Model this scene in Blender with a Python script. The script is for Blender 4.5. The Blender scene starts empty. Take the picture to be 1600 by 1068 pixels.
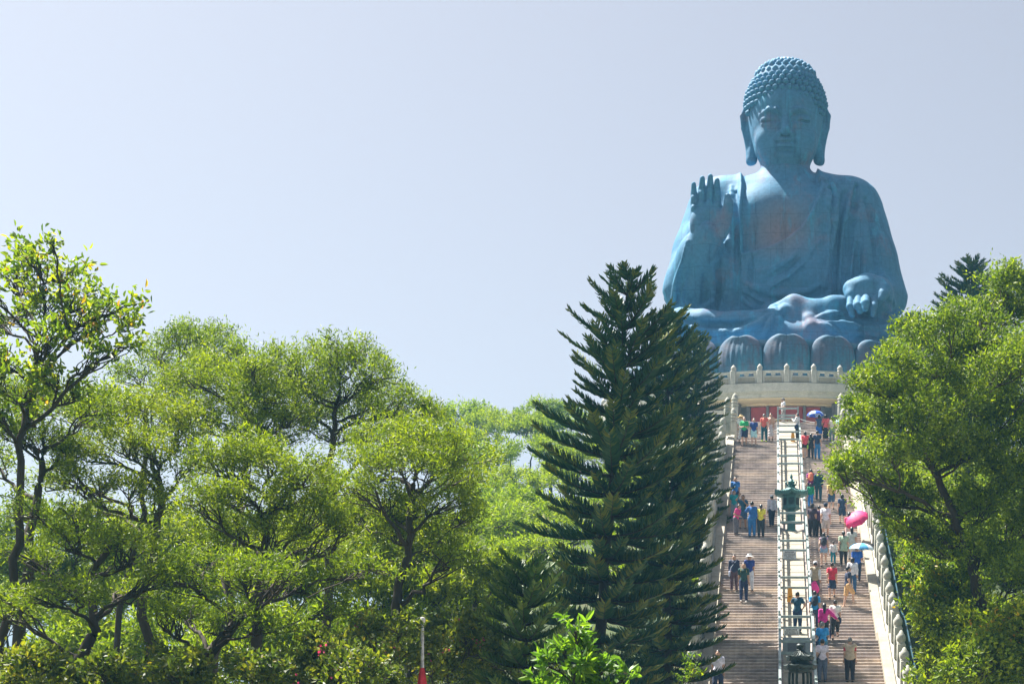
import bpy, math, random
import numpy as np
from mathutils import Vector, Matrix

# ------------------------------------------------------------------ camera, sky, sun, exposure
SC = bpy.context.scene
COL = SC.collection
F_PX, PX0, PY0 = 2500.0, 1210.0, 1200.0        # focal length and principal point in photo pixels (1600 wide)
cam_d = bpy.data.cameras.new('camera')
cam = bpy.data.objects.new('camera', cam_d); COL.objects.link(cam)
cam.location = (0, 0, 0); cam.rotation_euler = (math.radians(90), 0, 0)
cam_d.sensor_width = 36.0; cam_d.lens = F_PX / 1600 * 36.0
cam_d.shift_x = (800 - PX0) / 1600.0
cam_d.shift_y = (PY0 - 534) / 1600.0
cam_d.clip_start = 0.5; cam_d.clip_end = 6000
SC.camera = cam

SUN = Vector((-0.41, 0.265, 0.87)).normalized()  # towards the sun: high, left and a little behind the statue
elev = math.asin(SUN.z); azim = math.atan2(SUN.x, SUN.y)
W = bpy.data.worlds.new('World'); SC.world = W; W.use_nodes = True
nt = W.node_tree; nt.nodes.clear()
sky = nt.nodes.new('ShaderNodeTexSky'); sky.sky_type = 'NISHITA'; sky.sun_disc = False
sky.sun_elevation = elev; sky.sun_rotation = azim
sky.air_density = 1.0; sky.dust_density = 3.2; sky.ozone_density = 3.0; sky.altitude = 300
bgn = nt.nodes.new('ShaderNodeBackground'); bgn.inputs['Strength'].default_value = 0.051
won = nt.nodes.new('ShaderNodeOutputWorld')
hsv = nt.nodes.new('ShaderNodeHueSaturation'); hsv.inputs['Saturation'].default_value = .45
nt.links.new(sky.outputs[0], hsv.inputs['Color']); tint = nt.nodes.new('ShaderNodeMix'); tint.data_type = 'RGBA'; tint.blend_type = 'MULTIPLY'; tint.inputs[0].default_value = 1.0
tint.inputs[7].default_value = (1.0, .965, .955, 1)
nt.links.new(hsv.outputs[0], tint.inputs[6]); nt.links.new(tint.outputs[2], bgn.inputs[0]); nt.links.new(bgn.outputs[0], won.inputs[0])
sd = bpy.data.lights.new('sun', 'SUN'); sd.energy = 4.8; sd.angle = math.radians(0.55); sd.color = (1.0, 0.95, 0.86)
so = bpy.data.objects.new('sun', sd); COL.objects.link(so)
so.rotation_euler = SUN.to_track_quat('Z', 'Y').to_euler()
so.location = (-60, 60, 120)
SC.view_settings.view_transform = 'Standard'; SC.view_settings.look = 'None'
SC.view_settings.exposure = 1.64; SC.view_settings.gamma = 1.0
SC.view_settings.use_curve_mapping = False
SC.cycles.max_bounces = 8; SC.cycles.transmission_bounces = 4; SC.cycles.volume_bounces = 1
SC.cycles.transparent_max_bounces = 8
SC.cycles.use_denoising = True

AX = 0.89                                       # x of the stair and statue axis
def at(px, py, Y):
    """photo pixel at distance Y -> point"""
    return Vector(((px - PX0) * Y / F_PX, Y, (PY0 - py) * Y / F_PX))

# ------------------------------------------------------------------ mesh helpers
def mesh_np(name, V, Q, mats, parent=None, smooth=True, rnd=None, mat_idx=None):
    V = np.ascontiguousarray(V, dtype=np.float32); Q = np.asarray(Q, dtype=np.int32)
    me = bpy.data.meshes.new(name)
    n, k = Q.shape
    me.vertices.add(len(V)); me.vertices.foreach_set('co', V.ravel())
    me.loops.add(n * k); me.loops.foreach_set('vertex_index', Q.ravel())
    me.polygons.add(n)
    me.polygons.foreach_set('loop_start', np.arange(0, n * k, k, dtype=np.int32))
    me.polygons.foreach_set('use_smooth', np.full(n, smooth, dtype=bool))
    if mat_idx is not None:
        me.polygons.foreach_set('material_index', np.asarray(mat_idx, dtype=np.int32))
    if rnd is not None:
        a = me.attributes.new('rnd', 'FLOAT', 'FACE'); a.data.foreach_set('value', np.asarray(rnd, dtype=np.float32))
    me.update(calc_edges=True)
    for m in (mats if isinstance(mats, (list, tuple)) else [mats]):
        me.materials.append(m)
    return link(name, me, parent)

def link(name, data, parent=None):
    o = bpy.data.objects.new(name, data); COL.objects.link(o)
    if parent is not None: o.parent = parent
    return o

def tag(o, label=None, cat=None, group=None, kind=None):
    if label: o['label'] = label
    if cat: o['category'] = cat
    if group: o['group'] = group
    if kind: o['kind'] = kind
    return o

def empty(name, loc=(0, 0, 0), rz=0.0, label=None, cat=None, group=None):
    o = bpy.data.objects.new(name, None); COL.objects.link(o)
    o.location = loc; o.rotation_euler = (0, 0, rz); o.empty_display_size = 0.2
    return tag(o, label, cat, group)

def copy_tree(o, parent=None):
    c = o.copy(); COL.objects.link(c); c.parent = parent
    for ch in list(o.children): copy_tree(ch, c)
    return c

class MB:
    """collects quads and triangles (triangles stored as degenerate-free polygons)"""
    def __init__(s): s.v = []; s.f = []
    def add(s, verts, faces):
        b = len(s.v); s.v.extend([tuple(p) for p in verts]); s.f.extend([tuple(i + b for i in f) for f in faces]); return s
    def box(s, x0, x1, y0, y1, z0, z1, rot=None, org=None):
        P = [(x0,y0,z0),(x1,y0,z0),(x1,y1,z0),(x0,y1,z0),(x0,y0,z1),(x1,y0,z1),(x1,y1,z1),(x0,y1,z1)]
        if rot is not None:
            P = [tuple(rot @ Vector(p) + (org or Vector((0,0,0)))) for p in P]
        return s.add(P, [(0,3,2,1),(4,5,6,7),(0,1,5,4),(1,2,6,5),(2,3,7,6),(3,0,4,7)])
    def bbox(s, x0, x1, y0, y1, z0, z1, b=0.02):
        """box with chamfered edges"""
        X, Y, Z = (x0, x1), (y0, y1), (z0, z1)
        V = []; idx = {}
        for i in (0,1):
            for j in (0,1):
                for k in (0,1):
                    sx, sy, sz = 1-2*i, 1-2*j, 1-2*k
                    for a in range(3):
                        p = [X[i]+sx*b, Y[j]+sy*b, Z[k]+sz*b]; p[a] = (X,Y,Z)[a][(i,j,k)[a]]
                        idx[(i,j,k,a)] = len(V); V.append(p)
        Fs = []
        for a in range(3):
            u, w = [(1,2),(2,0),(0,1)][a]
            for sgn in (0,1):
                q = []
                for (p_, r_) in ((0,0),(1,0),(1,1),(0,1)):
                    key = [0,0,0]; key[a] = sgn; key[u] = p_; key[w] = r_
                    q.append(idx[(*key, a)])
                Fs.append(tuple(q) if sgn else tuple(reversed(q)))
        for a in range(3):
            u, w = [(1,2),(2,0),(0,1)][a]
            for p_ in (0,1):
                for r_ in (0,1):
                    k0 = [0,0,0]; k0[u] = p_; k0[w] = r_; k1 = list(k0); k1[a] = 1
                    q = (idx[(*k0,u)], idx[(*k1,u)], idx[(*k1,w)], idx[(*k0,w)])
                    Fs.append(q)
        for i in (0,1):
            for j in (0,1):
                for k in (0,1):
                    Fs.append((idx[(i,j,k,0)], idx[(i,j,k,1)], idx[(i,j,k,2)]))
        return s.add(V, Fs)
    def tube(s, pts, rad, n=6, cap=True):
        pts = [Vector(p) for p in pts]
        rads = rad if isinstance(rad, (list, tuple, np.ndarray)) else [rad] * len(pts)
        up = Vector((0,0,1)); V = []
        for i, p in enumerate(pts):
            t = (pts[min(i+1, len(pts)-1)] - pts[max(i-1, 0)]).normalized()
            a = t.cross(up if abs(t.z) < .95 else Vector((1,0,0))).normalized(); b = a.cross(t)
            for k in range(n):
                q = 2*math.pi*k/n
                V.append(p + (a*math.cos(q) + b*math.sin(q)) * rads[i])
        Fs = []
        for i in range(len(pts)-1):
            for k in range(n):
                Fs.append((i*n+k, i*n+(k+1)%n, (i+1)*n+(k+1)%n, (i+1)*n+k))
        if cap:
            Fs.append(tuple(range(n-1,-1,-1))); Fs.append(tuple((len(pts)-1)*n+k for k in range(n)))
        return s.add(V, Fs)
    def lathe(s, prof, n=16, c=(0,0,0), a0=0.0, sq=None):
        """profile [(r,z)] round the z axis"""
        V = []
        for r, z in prof:
            for k in range(n):
                q = a0 + 2*math.pi*k/n
                V.append((c[0]+r*math.cos(q), c[1]+r*math.sin(q), c[2]+z))
        Fs = []
        for i in range(len(prof)-1):
            for k in range(n):
                Fs.append((i*n+k, i*n+(k+1)%n, (i+1)*n+(k+1)%n, (i+1)*n+k))
        Fs.append(tuple(range(n-1,-1,-1))); Fs.append(tuple((len(prof)-1)*n+k for k in range(n)))
        return s.add(V, Fs)
    def arc(s, prof, a0, a1, n, c):
        """profile [(r,z)] closed polygon swept along an arc about c; angle measured from -y"""
        V = []; m = len(prof)
        for k in range(n+1):
            q = a0 + (a1-a0)*k/n
            for r, z in prof: V.append((c[0]+r*math.sin(q), c[1]-r*math.cos(q), z))
        Fs = []
        for k in range(n):
            for i in range(m):
                Fs.append((k*m+i, (k+1)*m+i, (k+1)*m+(i+1)%m, k*m+(i+1)%m))
        Fs.append(tuple(range(m))); Fs.append(tuple(n*m+i for i in reversed(range(m))))
        return s.add(V, Fs)
    def mesh(s, name, mats, smooth=False):
        me = bpy.data.meshes.new(name); me.from_pydata([tuple(v) for v in s.v], [], s.f)
        for m in (mats if isinstance(mats, (list, tuple)) else [mats]): me.materials.append(m)
        import bmesh
        bm = bmesh.new(); bm.from_mesh(me); bmesh.ops.recalc_face_normals(bm, faces=bm.faces); bm.to_mesh(me); bm.free()
        if smooth:
            me.polygons.foreach_set('use_smooth', [True]*len(me.polygons))
            try: me.set_sharp_from_angle(angle=math.radians(38))
            except Exception: pass
        return me
    def build(s, name, mats, parent=None, smooth=False):
        return link(name, s.mesh(name, mats, smooth), parent)

# ------------------------------------------------------------------ signed distance modelling (surface nets)
class Field:
    def __init__(s, lo, hi, h, big=4.0):
        s.lo = np.array(lo, dtype=np.float32); s.h = h
        s.n = np.ceil((np.array(hi) - np.array(lo)) / h).astype(int) + 1
        s.D = np.full(tuple(s.n), big, dtype=np.float32)
        s.ax = [(s.lo[i] + h*np.arange(s.n[i])).astype(np.float32) for i in range(3)]
        s.big = big
    def sl(s, lo, hi, m):
        r = []
        for i in range(3):
            a = int(max(0, math.floor((lo[i]-m-s.lo[i])/s.h))); b = int(min(s.n[i], math.ceil((hi[i]+m-s.lo[i])/s.h)+1))
            if b <= a: return None
            r.append(slice(a, b))
        return tuple(r)
    def grid(s, r): return s.ax[0][r[0]][:,None,None], s.ax[1][r[1]][None,:,None], s.ax[2][r[2]][None,None,:]
    def put(s, r, d, k, sub=False):
        D = s.D[r]
        if sub:
            b = -d
            if k > 0:
                hh = np.maximum(k-np.abs(D-b), 0)/k; s.D[r] = np.maximum(D, b) + hh*hh*k*.25
            else: s.D[r] = np.maximum(D, b)
        else:
            if k > 0:
                hh = np.maximum(k-np.abs(D-d), 0)/k; s.D[r] = np.minimum(D, d) - hh*hh*k*.25
            else: s.D[r] = np.minimum(D, d)
    def ell(s, c, rad, k=.3, sub=False, rot=None):
        c = np.array(c, float); rad = np.array(rad, float); R = rad.max()
        bb = rad if rot is None else np.array([R,R,R])
        r = s.sl(c-bb, c+bb, k+3*s.h+.3*R*(not sub))
        if r is None: return s
        x, y, z = s.grid(r); x = x-c[0]; y = y-c[1]; z = z-c[2]
        if rot is not None:
            M = np.array(rot)
            x, y, z = (M[0,i]*x+M[1,i]*y+M[2,i]*z for i in range(3))
        q = np.sqrt((x/rad[0])**2+(y/rad[1])**2+(z/rad[2])**2)
        g = np.sqrt((x/rad[0]**2)**2+(y/rad[1]**2)**2+(z/rad[2]**2)**2)+1e-6
        d = q*(q-1)/g
        d = np.where(q < 1e-3, -rad.min(), d)
        s.put(r, d.astype(np.float32), k, sub); return s
    def cap(s, a, b, ra, rb=None, k=.3, sub=False, flat=None):
        """tapered capsule"""
        rb = ra if rb is None else rb
        a = np.array(a, float); b = np.array(b, float); m = max(ra, rb)
        r = s.sl(np.minimum(a,b)-m, np.maximum(a,b)+m, k+3*s.h)
        if r is None: return s
        x, y, z = s.grid(r); d_ = b-a; L2 = (d_*d_).sum()+1e-9
        t = np.clip(((x-a[0])*d_[0]+(y-a[1])*d_[1]+(z-a[2])*d_[2])/L2, 0, 1)
        d = np.sqrt((x-a[0]-t*d_[0])**2+(y-a[1]-t*d_[1])**2+(z-a[2]-t*d_[2])**2)-(ra+(rb-ra)*t)
        s.put(r, d.astype(np.float32), k, sub); return s
    def poly(s, pts, rads, k=.2, sub=False):
        if not isinstance(rads, (list, tuple, np.ndarray)): rads = [rads]*len(pts)
        for i in range(len(pts)-1): s.cap(pts[i], pts[i+1], rads[i], rads[i+1], k, sub)
        return s
    def front_y(s, x, z):
        """first surface met coming from -y at (x, z)"""
        i = int(round((x-s.lo[0])/s.h)); k = int(round((z-s.lo[2])/s.h))
        i = min(max(i,0), s.n[0]-1); k = min(max(k,0), s.n[2]-1)
        col = s.D[i,:,k] < 0
        j = int(np.argmax(col))
        return None if not col[j] else float(s.ax[1][j])
    def nets(s, D=None):
        D = s.D if D is None else D
        S = D < 0
        cnt = np.zeros(tuple(np.array(D.shape)-1), dtype=np.int8)
        for i in (0,1):
            for j in (0,1):
                for k in (0,1):
                    cnt += S[i:D.shape[0]-1+i, j:D.shape[1]-1+j, k:D.shape[2]-1+k]
        act = (cnt > 0) & (cnt < 8)
        idx = np.argwhere(act)
        vid = np.full(act.shape, -1, dtype=np.int32); vid[act] = np.arange(len(idx))
        c = np.zeros((len(idx), 8), dtype=np.float32); offs = []
        for q in range(8):
            o = (q&1, (q>>1)&1, (q>>2)&1); offs.append(o)
            c[:,q] = D[idx[:,0]+o[0], idx[:,1]+o[1], idx[:,2]+o[2]]
        P = np.zeros((len(idx),3)); N = np.zeros(len(idx))
        for a in range(8):
            for b in range(a+1, 8):
                if bin(a^b).count('1') != 1: continue
                m = (c[:,a] < 0) != (c[:,b] < 0)
                t = np.where(m, c[:,a]/(c[:,a]-c[:,b]+1e-12), 0)
                pa = np.array(offs[a], float); pb = np.array(offs[b], float)
                P += m[:,None]*(pa+(pb-pa)*t[:,None]); N += m
        P /= np.maximum(N,1)[:,None]
        V = s.lo + s.h*(idx+P)
        Qs = []
        for ax in range(3):
            u, w = [(1,2),(2,0),(0,1)][ax]
            lo = [slice(None)]*3; hi = [slice(None)]*3
            lo[ax] = slice(0,-1); hi[ax] = slice(1,None)
            ch = S[tuple(lo)] != S[tuple(hi)]
            e = np.argwhere(ch)
            ok = (e[:,u] > 0) & (e[:,w] > 0) & (e[:,u] < D.shape[u]-1) & (e[:,w] < D.shape[w]-1)
            e = e[ok]
            ins = S[e[:,0], e[:,1], e[:,2]]
            def cell(du, dw):
                q = e.copy(); q[:,u] -= du; q[:,w] -= dw
                return vid[q[:,0], q[:,1], q[:,2]]
            quad = np.stack([cell(1,1), cell(0,1), cell(0,0), cell(1,0)], 1)
            quad[~ins] = quad[~ins][:, ::-1]
            Qs.append(quad)
        return V, np.concatenate(Qs)

def smooth01(x): x = np.clip(x, 0, 1); return x*x*(3-2*x)

# ------------------------------------------------------------------ materials
def mat_base(name):
    m = bpy.data.materials.new(name); m.use_nodes = True
    t = m.node_tree; b = t.nodes['Principled BSDF']
    return m, t, b
def nd(t, typ, **kw):
    n = t.nodes.new(typ)
    for k, v in kw.items():
        if hasattr(n, k) and not k[0].isupper(): setattr(n, k, v)
    return n
def ramp(t, src, stops):
    r = t.nodes.new('ShaderNodeValToRGB'); e = r.color_ramp.elements
    while len(e) < len(stops): e.new(0.5)
    for i, (p, c) in enumerate(stops): e[i].position = p; e[i].color = (*c, 1)
    t.links.new(src, r.inputs[0]); return r.outputs[0]
def noise(t, scale, detail=6, rough=.6, stretch=None, coord='Object'):
    tc = t.nodes.new('ShaderNodeTexCoord'); n = t.nodes.new('ShaderNodeTexNoise')
    n.inputs['Scale'].default_value = scale; n.inputs['Detail'].default_value = detail; n.inputs['Roughness'].default_value = rough
    if stretch:
        mp = t.nodes.new('ShaderNodeMapping'); mp.inputs['Scale'].default_value = stretch
        t.links.new(tc.outputs[coord], mp.inputs[0]); t.links.new(mp.outputs[0], n.inputs['Vector'])
    else: t.links.new(tc.outputs[coord], n.inputs['Vector'])
    return n.outputs['Fac']
def mixc(t, fac, a, b, mode='MIX'):
    m = t.nodes.new('ShaderNodeMix'); m.data_type = 'RGBA'; m.blend_type = mode
    for sock, v in ((m.inputs['Factor'], fac), (m.inputs['A'], a), (m.inputs['B'], b)):
        if isinstance(v, (int, float)):
            sock.default_value = v
        elif isinstance(v, tuple): sock.default_value = (*v, 1) if len(v) == 3 else v
        else: t.links.new(v, sock)
    return m.outputs['Result']
# note: ShaderNodeMix has several sockets called Factor/A/B; pick the RGBA ones
def mixc(t, fac, a, b, mode='MIX'):
    m = t.nodes.new('ShaderNodeMix'); m.data_type = 'RGBA'; m.blend_type = mode
    ins = [m.inputs[0], m.inputs[6], m.inputs[7]]
    for sock, v in zip(ins, (fac, a, b)):
        if isinstance(v, (int, float)): sock.default_value = v
        elif isinstance(v, tuple): sock.default_value = (*v, 1) if len(v) == 3 else v
        else: t.links.new(v, sock)
    return m.outputs[2]
def bump(t, b, h, strength=.3, dist=.02):
    n = t.nodes.new('ShaderNodeBump'); n.inputs['Strength'].default_value = strength; n.inputs['Distance'].default_value = dist
    t.links.new(h, n.inputs['Height']); t.links.new(n.outputs[0], b.inputs['Normal'])
def plain(name, col, rough=.7, var=.25, scale=3.0, metal=0.0, bmp=0.0):
    m, t, b = mat_base(name)
    lo = tuple(c*(1-var) for c in col); hi = tuple(min(1, c*(1+var)) for c in col)
    n = noise(t, scale)
    t.links.new(ramp(t, n, [(.3, lo), (.7, hi)]), b.inputs['Base Color'])
    b.inputs['Roughness'].default_value = rough; b.inputs['Metallic'].default_value = metal
    if bmp: bump(t, b, n, bmp)
    return m
M = {}
def bronze(name='patinated bronze', brown=.66, patch=True, tone=1.0):
    m, t, b = mat_base(name)
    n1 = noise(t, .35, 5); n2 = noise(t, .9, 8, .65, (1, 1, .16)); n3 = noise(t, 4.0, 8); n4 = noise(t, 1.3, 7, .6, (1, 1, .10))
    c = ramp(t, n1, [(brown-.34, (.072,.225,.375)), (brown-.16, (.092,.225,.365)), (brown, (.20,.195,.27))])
    tc = t.nodes.new('ShaderNodeTexCoord')
    if patch:                                   # worn brown metal on the bare chest, below the neck
        mp = t.nodes.new('ShaderNodeMapping'); mp.inputs['Location'].default_value = (.4,2.8,-10.2); t.links.new(tc.outputs['Object'], mp.inputs[0])
        ln = t.nodes.new('ShaderNodeVectorMath'); ln.operation = 'LENGTH'; t.links.new(mp.outputs[0], ln.inputs[0])
        f = ramp(t, ln.outputs['Value'], [(0, (.75,.75,.75)), (1, (0,0,0))])
        mr = t.nodes.new('ShaderNodeMapRange'); mr.inputs[1].default_value = .6; mr.inputs[2].default_value = 3.4; mr.inputs[3].default_value = .95; mr.inputs[4].default_value = 0
        t.links.new(ln.outputs['Value'], mr.inputs[0])
        c = mixc(t, mr.outputs[0], c, (.33,.215,.21))
    streak = ramp(t, n2, [(.55, (0,0,0)), (.68, (1,1,1))])
    c = mixc(t, streak, c, (.085,.33,.50))
    dark = ramp(t, n4, [(.30, (.55,.6,.62)), (.46, (1,1,1))]); c = mixc(t, .8, c, dark, 'MULTIPLY')
    c = mixc(t, .4, c, ramp(t, n3, [(.3, (.55,.55,.55)), (.7, (1.25,1.25,1.25))]), 'MULTIPLY')
    br = t.nodes.new('ShaderNodeTexBrick'); mp2 = t.nodes.new('ShaderNodeMapping'); mp2.inputs['Rotation'].default_value = (math.radians(90), 0, 0)   # cast plates
    t.links.new(tc.outputs['Object'], mp2.inputs[0]); t.links.new(mp2.outputs[0], br.inputs['Vector'])
    br.inputs['Scale'].default_value = 1.0; br.inputs['Brick Width'].default_value = 2.3; br.inputs['Row Height'].default_value = 1.45; br.inputs['Mortar Size'].default_value = .022
    br.inputs['Color1'].default_value = (1,1,1,1); br.inputs['Color2'].default_value = (.93,.94,.95,1); br.inputs['Mortar'].default_value = (.66,.70,.72,1)
    c = mixc(t, .8, c, br.outputs['Color'], 'MULTIPLY')
    c = mixc(t, 1.0, c, (tone,tone*.94,tone*.9), 'MULTIPLY') if tone < 1 else c
    t.links.new(c, b.inputs['Base Color'])
    b.inputs['Roughness'].default_value = .68; b.inputs['Metallic'].default_value = 0; b.inputs['Specular IOR Level'].default_value = .22
    bump(t, b, n3, .3, .06)
    return m
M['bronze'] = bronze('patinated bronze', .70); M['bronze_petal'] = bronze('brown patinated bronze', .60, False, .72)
def lantern_bronze(name, c1, c2):
    m, t, b = mat_base(name)
    n = noise(t, 5, 8); t.links.new(ramp(t, n, [(.3, c1), (.7, c2)]), b.inputs['Base Color'])
    b.inputs['Roughness'].default_value = .5; b.inputs['Metallic'].default_value = .25; bump(t, b, n, .3, .01)
    return m
M['verdigris'] = lantern_bronze('verdigris bronze', (.045,.13,.125), (.10,.24,.22))
M['dark_bronze'] = lantern_bronze('dark bronze', (.012,.022,.024), (.05,.07,.06))
def stone(name, c1, c2, c3, scale=1.2, rough=.8):
    m, t, b = mat_base(name)
    n1 = noise(t, scale, 8, .65); n2 = noise(t, scale*9, 6); n3 = noise(t, scale*.8, 6, .6, (1,1,.25))
    c = ramp(t, n1, [(.3, c1), (.5, c2), (.72, c3)])
    c = mixc(t, .5, c, ramp(t, n2, [(.3, (.75,.75,.75)), (.7, (1.2,1.2,1.2))]), 'MULTIPLY')
    c = mixc(t, ramp(t, n3, [(.58, (0,0,0)), (.75, (.55,.55,.55))]), c, tuple(x*.45 for x in c1))
    t.links.new(c, b.inputs['Base Color']); b.inputs['Roughness'].default_value = rough
    bump(t, b, n2, .3, .01)
    return m
M['white_stone'] = stone('weathered white granite', (.33,.32,.29), (.46,.45,.40), (.56,.54,.48))
M['post_stone'] = stone('mossy balustrade granite', (.22,.23,.19), (.40,.40,.34), (.52,.50,.43), 2.0)
M['cream_stone'] = stone('cream stone', (.26,.235,.18), (.33,.30,.235), (.40,.365,.29))
M['grey_granite'] = stone('grey granite', (.13,.14,.16), (.19,.20,.22), (.25,.26,.28), 2)
def stepmat():
    m, t, b = mat_base('worn stair granite')
    at_ = nd(t, 'ShaderNodeObjectInfo')
    n1 = noise(t, .55, 9, .7, (1,1,3)); n2 = noise(t, 9, 6); n3 = noise(t, 1.1, 8, .7, (.5,1,6), 'Generated')
    tc = t.nodes.new('ShaderNodeTexCoord')
    n = t.nodes.new('ShaderNodeTexNoise'); n.inputs['Scale'].default_value = .8; n.inputs['Detail'].default_value = 9; n.inputs['Roughness'].default_value = .7
    geo = nd(t, 'ShaderNodeNewGeometry'); mp = t.nodes.new('ShaderNodeMapping'); mp.inputs['Scale'].default_value = (1,.6,1.6)
    t.links.new(geo.outputs['Position'], mp.inputs[0]); t.links.new(mp.outputs[0], n.inputs['Vector'])
    c = ramp(t, n.outputs['Fac'], [(.30, (.14,.125,.12)), (.43, (.31,.265,.24)), (.58, (.47,.40,.35)), (.74, (.61,.54,.47))])
    c = mixc(t, .6, c, ramp(t, n2, [(.3, (.7,.7,.7)), (.7, (1.25,1.25,1.25))]), 'MULTIPLY')
    tone = ramp(t, at_.outputs['Random'], [(0, (.72,.70,.74)), (.5, (1,1,1)), (1, (1.2,1.15,1.05))])
    c = mixc(t, 1.0, c, tone, 'MULTIPLY')
    t.links.new(c, b.inputs['Base Color']); b.inputs['Roughness'].default_value = .75
    bump(t, b, n2, .3, .01)
    return m
M['step'] = stepmat()
M['steel'] = plain('galvanised rail paint', (.30,.37,.36), .45, .2, 5, .2)
M['red_door'] = plain('red lacquer door', (.36,.07,.075), .5, .15, 2)
M['dark_recess'] = plain('dark timber', (.03,.035,.045), .6)
M['orange'] = plain('orange plastic', (.85,.36,.01), .45, .08)
M['board'] = plain('white sign board', (.62,.66,.68), .5, .06)
M['ink'] = plain('black ink', (.03,.03,.035), .6)
M['rope'] = plain('white rope', (.6,.58,.55), .7)

# ================================================================== the seated statue
# modelled in metres with the base at z=0 and the viewer towards -y; the root stands on the lotus
ST = empty('seated_statue', (AX, 130.0, 31.68), 0, 'giant seated bronze temple statue raising one open hand above the stairway', 'statue')
ST.scale = (1.032,)*3
def L(px, row, y):
    s = (126.0+y)/2500.0
    return ((px-1227.4)*s, y, (1200-row)*s-30.7)

def lofts(z, tab):
    t = np.array(tab); return [np.interp(z, t[:,0], t[:,i]) for i in range(1, t.shape[1])]

def statue_body():
    G = Field((-10.6,-9.6,-.6), (10.8,6.0,18.0), .104)
    # robe mass: half width, half depth, centre y, roundness by height
    tab = [(-1,8.6,4.2,.6),(3,9.0,4.2,.6),(5,8.9,4.0,.6),(6.5,8.75,3.8,.6),(8.5,8.2,3.55,.6),(10.6,7.6,3.35,.6),(12.3,7.1,3.1,.6),
           (13.8,6.45,2.7,.6),(14.8,5.5,2.3,.55),(15.25,4.4,1.9,.5),(15.6,3.1,1.6,.4),(15.9,1.9,1.3,.3),(16.3,.8,.8,.3),(17,.3,.3,.3)]
    x, y, z = G.grid((slice(None),)*3)
    a, b, c = lofts(z, tab)
    e = ((np.abs(x)/a)**2.5+(np.abs(y-c)/b)**2.5)**(1/2.5)
    d = (e-1)*np.minimum(a,b)*.92
    G.D = np.minimum(np.maximum(d, z-16.9), 4).astype(np.float32)
    # chest and belly push forward between the arms
    G.ell((0,-1.0,11.4), (4.4,2.7,4.3), 1.6)
    G.ell((-1.9,-2.3,11.9), (2.0,1.4,1.7), 1.2); G.ell((1.9,-2.3,11.9), (2.0,1.4,1.7), 1.2)
    G.ell((0,-1.6,6.2), (4.6,2.9,4.2), 1.8)
    G.cap((-4.7,.2,13.7), (4.7,.2,13.7), 1.75, k=1.0)
    G.cap((0,-.1,13.5), (0,-.55,17.9), 2.1, 1.85, k=.7)
    # arms
    G.poly([(-5.2,.2,13.4), (-6.5,-.6,9.6), (-6.8,-1.9,7.2)], [1.75,1.6,1.6], .9)
    G.poly([(5.2,.2,13.4), (6.3,-.8,9.0), (6.8,-1.4,5.8)], [1.75,1.65,1.65], .9)
    G.poly([(7.0,-1.4,5.6), (6.6,-4.4,4.9), (6.1,-6.0,4.9)], [1.6,1.3,1.0], .7)
    G.poly([(7.6,-.4,8.0),(8.4,-.6,5.6)], [.7,.75], .6)
    # raised forearm and the sleeve hanging under it
    wr = L(1104,371,-4.7)
    G.poly([(-7.1,-2.0,7.0), (-6.5,-3.6,8.3), wr], [1.7,1.3,.95], .6)
    G.poly([L(1096,398,-3.2), L(1092,440,-2.0), L(1090,486,-1.5)], [1.2,1.6,1.8], .8)
    G.poly([L(1068,415,-1.5), L(1064,455,-1.6), L(1066,486,-1.8)], [.55,.85,.9], .6)
    # lap: thighs, knees and shins under cloth
    G.ell((0,-1.6,.9), (9.2,6.2,2.5), 1.0)
    G.poly([(-2.5,.3,2.2), (-7.0,-3.2,1.75)], [2.5,2.0], 1.0)
    G.poly([(2.5,.3,2.2), (7.5,-3.2,1.9)], [2.6,2.15], 1.0)
    G.poly([(-7.2,-3.6,1.5), (-2.0,-6.3,1.5), (1.5,-6.7,1.2)], [1.75,1.55,1.3], .8)
    G.poly([(7.8,-3.4,1.5), (4.5,-6.0,1.6), (2.6,-7.0,1.65)], [2.0,1.45,1.0], .6)
    G.ell((8.0,-2.8,1.8), (1.85,2.4,2.1), .6)
    G.poly([L(1064,500,-4.6), L(1100,505,-5.6), L(1150,507,-6.2), L(1200,497,-6.4)], [.95,.95,.9,.7], .5)
    # ankle cuff of the near leg, and the bare foot lying on the thigh
    G.poly([L(1263,500,-7.3), L(1268,512,-7.5), L(1272,522,-7.4)], [.42,.60,.55], .2)
    G.poly([L(1213,484,-5.6), L(1240,479,-6.0), L(1275,484,-6.2), L(1300,479,-6.1), L(1322,476,-5.9)], [.55,.85,.72,.75,.75], .35)
    G.poly([L(1240,496,-6.4), L(1290,498,-6.4)], [.8,.8], .6)
    # bare chest opening: everything outside it carries a thicker layer of cloth
    V2 = [(1158,262),(1162,290),(1160,330),(1162,398),(1178,397),(1202,391),(1228,378),(1250,360),(1266,336),(1276,312),(1281,288),(1272,262),(1225,255)]
    pts = np.array([[L(u,v,-3.2)[0], L(u,v,-3.2)[2]] for u, v in V2]); pts[0,1] = pts[-2,1] = 17.2; pts[-1,1] = 18.5
    pts[1,1] += .3
    X2, Z2 = np.meshgrid(G.ax[0], G.ax[2], indexing='ij')
    inside = np.zeros_like(X2, dtype=bool); dist = np.full_like(X2, 9)
    for i in range(len(pts)):
        p, q = pts[i], pts[(i+1)%len(pts)]
        cond = ((p[1] > Z2) != (q[1] > Z2)) & (X2 < (q[0]-p[0])*(Z2-p[1])/(q[1]-p[1]+1e-9)+p[0]); inside ^= cond
        dd = q-p; t = np.clip(((X2-p[0])*dd[0]+(Z2-p[1])*dd[1])/(dd@dd), 0, 1)
        dist = np.minimum(dist, np.hypot(X2-p[0]-t*dd[0], Z2-p[1]-t*dd[1]))
    sdp = np.where(inside, -dist, dist)
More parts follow.
